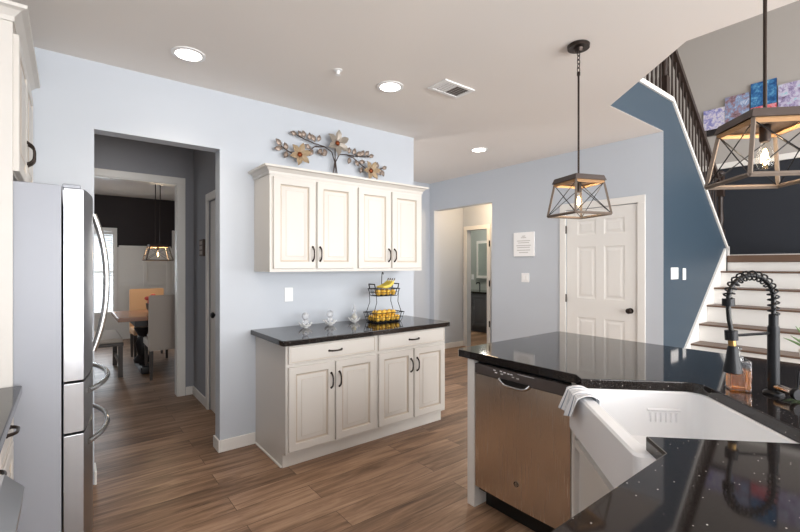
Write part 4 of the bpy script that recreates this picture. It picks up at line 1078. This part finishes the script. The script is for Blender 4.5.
def downlight(label, loc, power):
    t = thing('recessed_light', label, 'ceiling light', loc)
    mb = MB(); mb.lathe([(0.098, -0.0005), (0.098, -0.006), (0.075, -0.008), (0.075, -0.0005)], (0, 0, 0), 32); mb.build('trim_ring', 'white_plastic', t)
    mb = MB(); mb.lathe([(0.0745, -0.001), (0.0745, -0.005), (0, -0.006)], (0, 0, 0), 32); mb.build('lens', 'lens', t)
    l = bpy.data.lights.new('downlight', 'SPOT'); l.energy = power; l.color = (1.0, 0.86, 0.70); l.spot_size = R(125); l.spot_blend = 1.0; l.shadow_soft_size = 0.08
    o = bpy.data.objects.new('downlight', l); COL.objects.link(o); o.parent = t; o.location = (0, 0, -0.02)
    return t
downlight('round recessed ceiling light in front of the side hall opening', (0.592, 2.905, H), 26)
downlight('round recessed ceiling light in front of the cream wall cabinets', (1.872, 2.512, H), 8)
downlight('round recessed ceiling light farthest away near the pale closet wall', (3.692, 3.258, H), 22)
for p, e, c in (((5.1, 4.4, 2.3), 11, (1.0, 0.72, 0.44)), ((6.4, 5.5, 2.3), 22, (1.0, 0.95, 0.86)), ((0.2, 4.3, 2.5), 0.8, (1.0, 0.88, 0.76)), ((2.2, 4.4, 1.9), 7, (1, 0.93, 0.86))):
    l = bpy.data.lights.new('hall_fill_light', 'POINT'); l.energy = e; l.color = c; l.shadow_soft_size = 0.12  # added point lights without fixtures: corridor, bathroom, side hall, foyer
    o = bpy.data.objects.new('hall_fill_light', l); COL.objects.link(o); o.location = p

t = thing('ceiling_vent', 'white rectangular air register on the kitchen ceiling', 'vent', (2.256, 2.262, H))
mb = MB()
for a in ((-0.152, -0.095, -0.010, 0.152, -0.07, -0.0005), (-0.152, 0.07, -0.010, 0.152, 0.095, -0.0005), (-0.152, -0.07, -0.010, -0.125, 0.07, -0.0005), (0.125, -0.07, -0.010, 0.152, 0.07, -0.0005)): mb.box(*a)
mb.build('frame', 'white_plastic', t, smooth=False)
mb = MB(); mb.box(-0.125, -0.07, -0.003, 0.125, 0.07, -0.0005); mb.build('duct_shade', 'vent_shade', t, smooth=False)  # flat grey sheet, the shade behind the slats put into its colour
for k in range(9):
    x = -0.115 + k * 0.029; d = 0.012 if k < 4 else -0.012
    mb = MB(); mb.hull8([(x, -0.07, -0.0035), (x, 0.07, -0.0035), (x + 0.003, 0.07, -0.0035), (x + 0.003, -0.07, -0.0035)], [(x + d, -0.07, -0.010), (x + d, 0.07, -0.010), (x + d + 0.003, 0.07, -0.010), (x + d + 0.003, -0.07, -0.010)]); mb.build('slat', 'white_plastic', t, smooth=False)
t = thing('sprinkler_head', 'small pale sprinkler head on the kitchen ceiling', 'sprinkler', (1.437, 2.519, H))
mb = MB(); mb.lathe([(0.03, -0.0005), (0.03, -0.004), (0.012, -0.008), (0.012, -0.02), (0.006, -0.03), (0.018, -0.032), (0.018, -0.035), (0, -0.036)], (0, 0, 0), 16); mb.build('deflector', 'white_plastic', t)

# ------------------------------------------------------------------ dining room
t = thing('dining_table', 'long wooden dining table with dark pedestal base beyond the opening', 'table', (1.30, 6.75, 0))
mb = MB(); mb.box(-0.82, -0.50, 0.715, 0.95, 0.50, 0.765, 0.006); mb.build('tabletop', 'table_top', t)
mb = MB(); mb.box(-0.62, -0.30, 0.62, 0.80, 0.30, 0.7145); mb.build('apron', 'table_base', t, smooth=False)
for x in (-0.50, 0.62):
    mb = MB(); mb.lathe([(0.10, 0.10), (0.11, 0.14), (0.06, 0.2), (0.09, 0.36), (0.05, 0.46), (0.10, 0.56), (0.10, 0.5795)], (x, 0, 0), 16)
    mb.box(x - 0.06, -0.36, 0.0, x + 0.06, 0.36, 0.10, 0.02); mb.build('pedestal', 'table_base', t)
def dchair(name, label, x, y, rot, m):
    t = thing(name, label, 'chair', (x, y, 0), rot)
    mb = MB(); mb.box(-0.235, -0.02, 0.39, 0.235, 0.44, 0.48, 0.02, 3); mb.build('seat', m, t)
    mb = MB(); mb.hull8([(-0.235, -0.05, 0.36), (0.235, -0.05, 0.36), (0.235, 0.02, 0.36), (-0.235, 0.02, 0.36)], [(-0.235, -0.10, 1.05), (0.235, -0.10, 1.05), (0.235, -0.04, 1.05), (-0.235, -0.04, 1.05)])
    bmesh.ops.bevel(mb.bm, geom=list(mb.bm.edges), offset=0.012, segments=2, affect='EDGES'); mb.build('backrest', m, t)
    for sx in (-1, 1):
        for y_, l in ((-0.03, 0.36), (0.40, 0.39)):
            mb = MB(); c = sx * 0.205; mb.hull8([(c - 0.014, y_ - 0.014, 0), (c + 0.014, y_ - 0.014, 0), (c + 0.014, y_ + 0.014, 0), (c - 0.014, y_ + 0.014, 0)], [(c - 0.022, y_ - 0.018, l), (c + 0.022, y_ - 0.018, l), (c + 0.022, y_ + 0.018, l), (c - 0.022, y_ + 0.018, l)]); mb.build('leg', 'bench_wood', t, smooth=False)
    return t
dchair('dining_chair', 'pale grey upholstered dining chair with its back toward the kitchen', 1.01, 6.05, 0, 'linen')
dchair('dining_chair', 'upholstered dining chair coloured tan for window light, on the far side of the dining table', 0.98, 7.72, PI, 'tan')
t = thing('dining_bench', 'dark wooden bench with pale cushion at the end of the dining table', 'bench', (0.36, 6.85, 0))
mb = MB(); mb.box(-0.19, -0.46, 0.40, 0.19, 0.46, 0.44, 0.004); mb.build('seat_board', 'bench_wood', t)
mb = MB(); mb.box(-0.185, -0.45, 0.4405, 0.185, 0.45, 0.50, 0.02, 3); mb.build('cushion', 'linen', t)
for sx in (-1, 1):
    for sy in (-1, 1):
        mb = MB(); mb.box(sx * 0.16 - 0.025, sy * 0.41 - 0.025, 0, sx * 0.16 + 0.025, sy * 0.41 + 0.025, 0.3995); mb.build('leg', 'bench_wood', t, smooth=False)
    mb = MB(); mb.box(sx * 0.16 - 0.012, -0.385, 0.14, sx * 0.16 + 0.012, 0.385, 0.19); mb.build('stretcher', 'bench_wood', t, smooth=False)
t = thing('flower_centerpiece', 'red flowers in a bowl on the dining table', 'flowers', (0.93, 6.78, 0.7655))
mb = MB(); mb.lathe([(0.05, 0), (0.08, 0.06), (0.09, 0.13), (0.08, 0.13), (0, 0.10)], (0, 0, 0), 16); mb.build('bowl', 'frame_dark', t)
for k in range(9):
    a = k * 2.4; r_ = 0.028 * math.sqrt(k); mb = MB(); mb.ellip((r_ * math.cos(a) * 1.3, r_ * math.sin(a), 0.20 + 0.03 * math.cos(k * 1.3) - 0.3 * r_), (0.035, 0.035, 0.028), 8); mb.tube([(0.3 * r_ * math.cos(a), 0.3 * r_ * math.sin(a), 0.10), (r_ * math.cos(a) * 1.3, r_ * math.sin(a), 0.18)], 0.004, 5); mb.build('blossom', 'red', t)

# ------------------------------------------------------------------ bathroom seen through the corridor
t = thing('bathroom_vanity', 'dark grey vanity cabinet with white top seen in the bathroom', 'vanity', (7.08, 6.40, 0), R(-90))
mb = MB(); mb.box(-0.6, -0.24, 0.10, 0.6, 0.30, 0.82); mb.box(-0.58, -0.18, 0, 0.58, 0.30, 0.10); mb.build('body', 'vanity', t, smooth=False)
mb = MB(); mb.box(-0.62, -0.26, 0.8205, 0.62, 0.31, 0.86, 0.005); mb.build('vanity_top', 'granite', t)
for a, b_ in ((-0.58, -0.20), (0.20, 0.58)): cab_door(a, b_, 0.14, 0.78, -0.2405, 0.018).build('door', ['vanity', 'vanity'], t)
for k in range(3): 
    d = cab_door(-0.18, 0.18, 0.14 + k * 0.215, 0.335 + k * 0.215, -0.2405, 0.018, [(0, 0), (0.02, 0), (0.025, -0.004), (0.03, 0)]).build('drawer', ['vanity', 'vanity'], t); pull(0, -0.2585, 0.24 + k * 0.215, 0.1, False).build('handle', 'chrome', d)
mb = MB(); mb.tube([(0, 0.2, 0.861), (0, 0.2, 1.0), (0, 0.18, 1.03), (0, 0.1, 1.03), (0, 0.08, 1.0)], 0.012, 10); mb.build('vanity_faucet', 'black_metal', t)
t = thing('medicine_cabinet', 'white framed mirror cabinet on the bathroom wall above the vanity', 'mirror', (7.399, 6.22, 1.55), R(-90))
mb = MB(); mb.box(-0.3, -0.10, -0.42, 0.3, 0, 0.42, 0.004); mb.build('frame', 'trim', t)
mb = MB(); mb.box(-0.24, -0.104, -0.36, 0.24, -0.1005, 0.36); mb.build('mirror', 'mirror', t, smooth=False)
plate('wall_outlet', 'white outlet plate on the bathroom wall above the vanity', 'outlet', 'x', 7.40, -1, 6.72, 1.15, 0.075, 0.12, 'outlet')
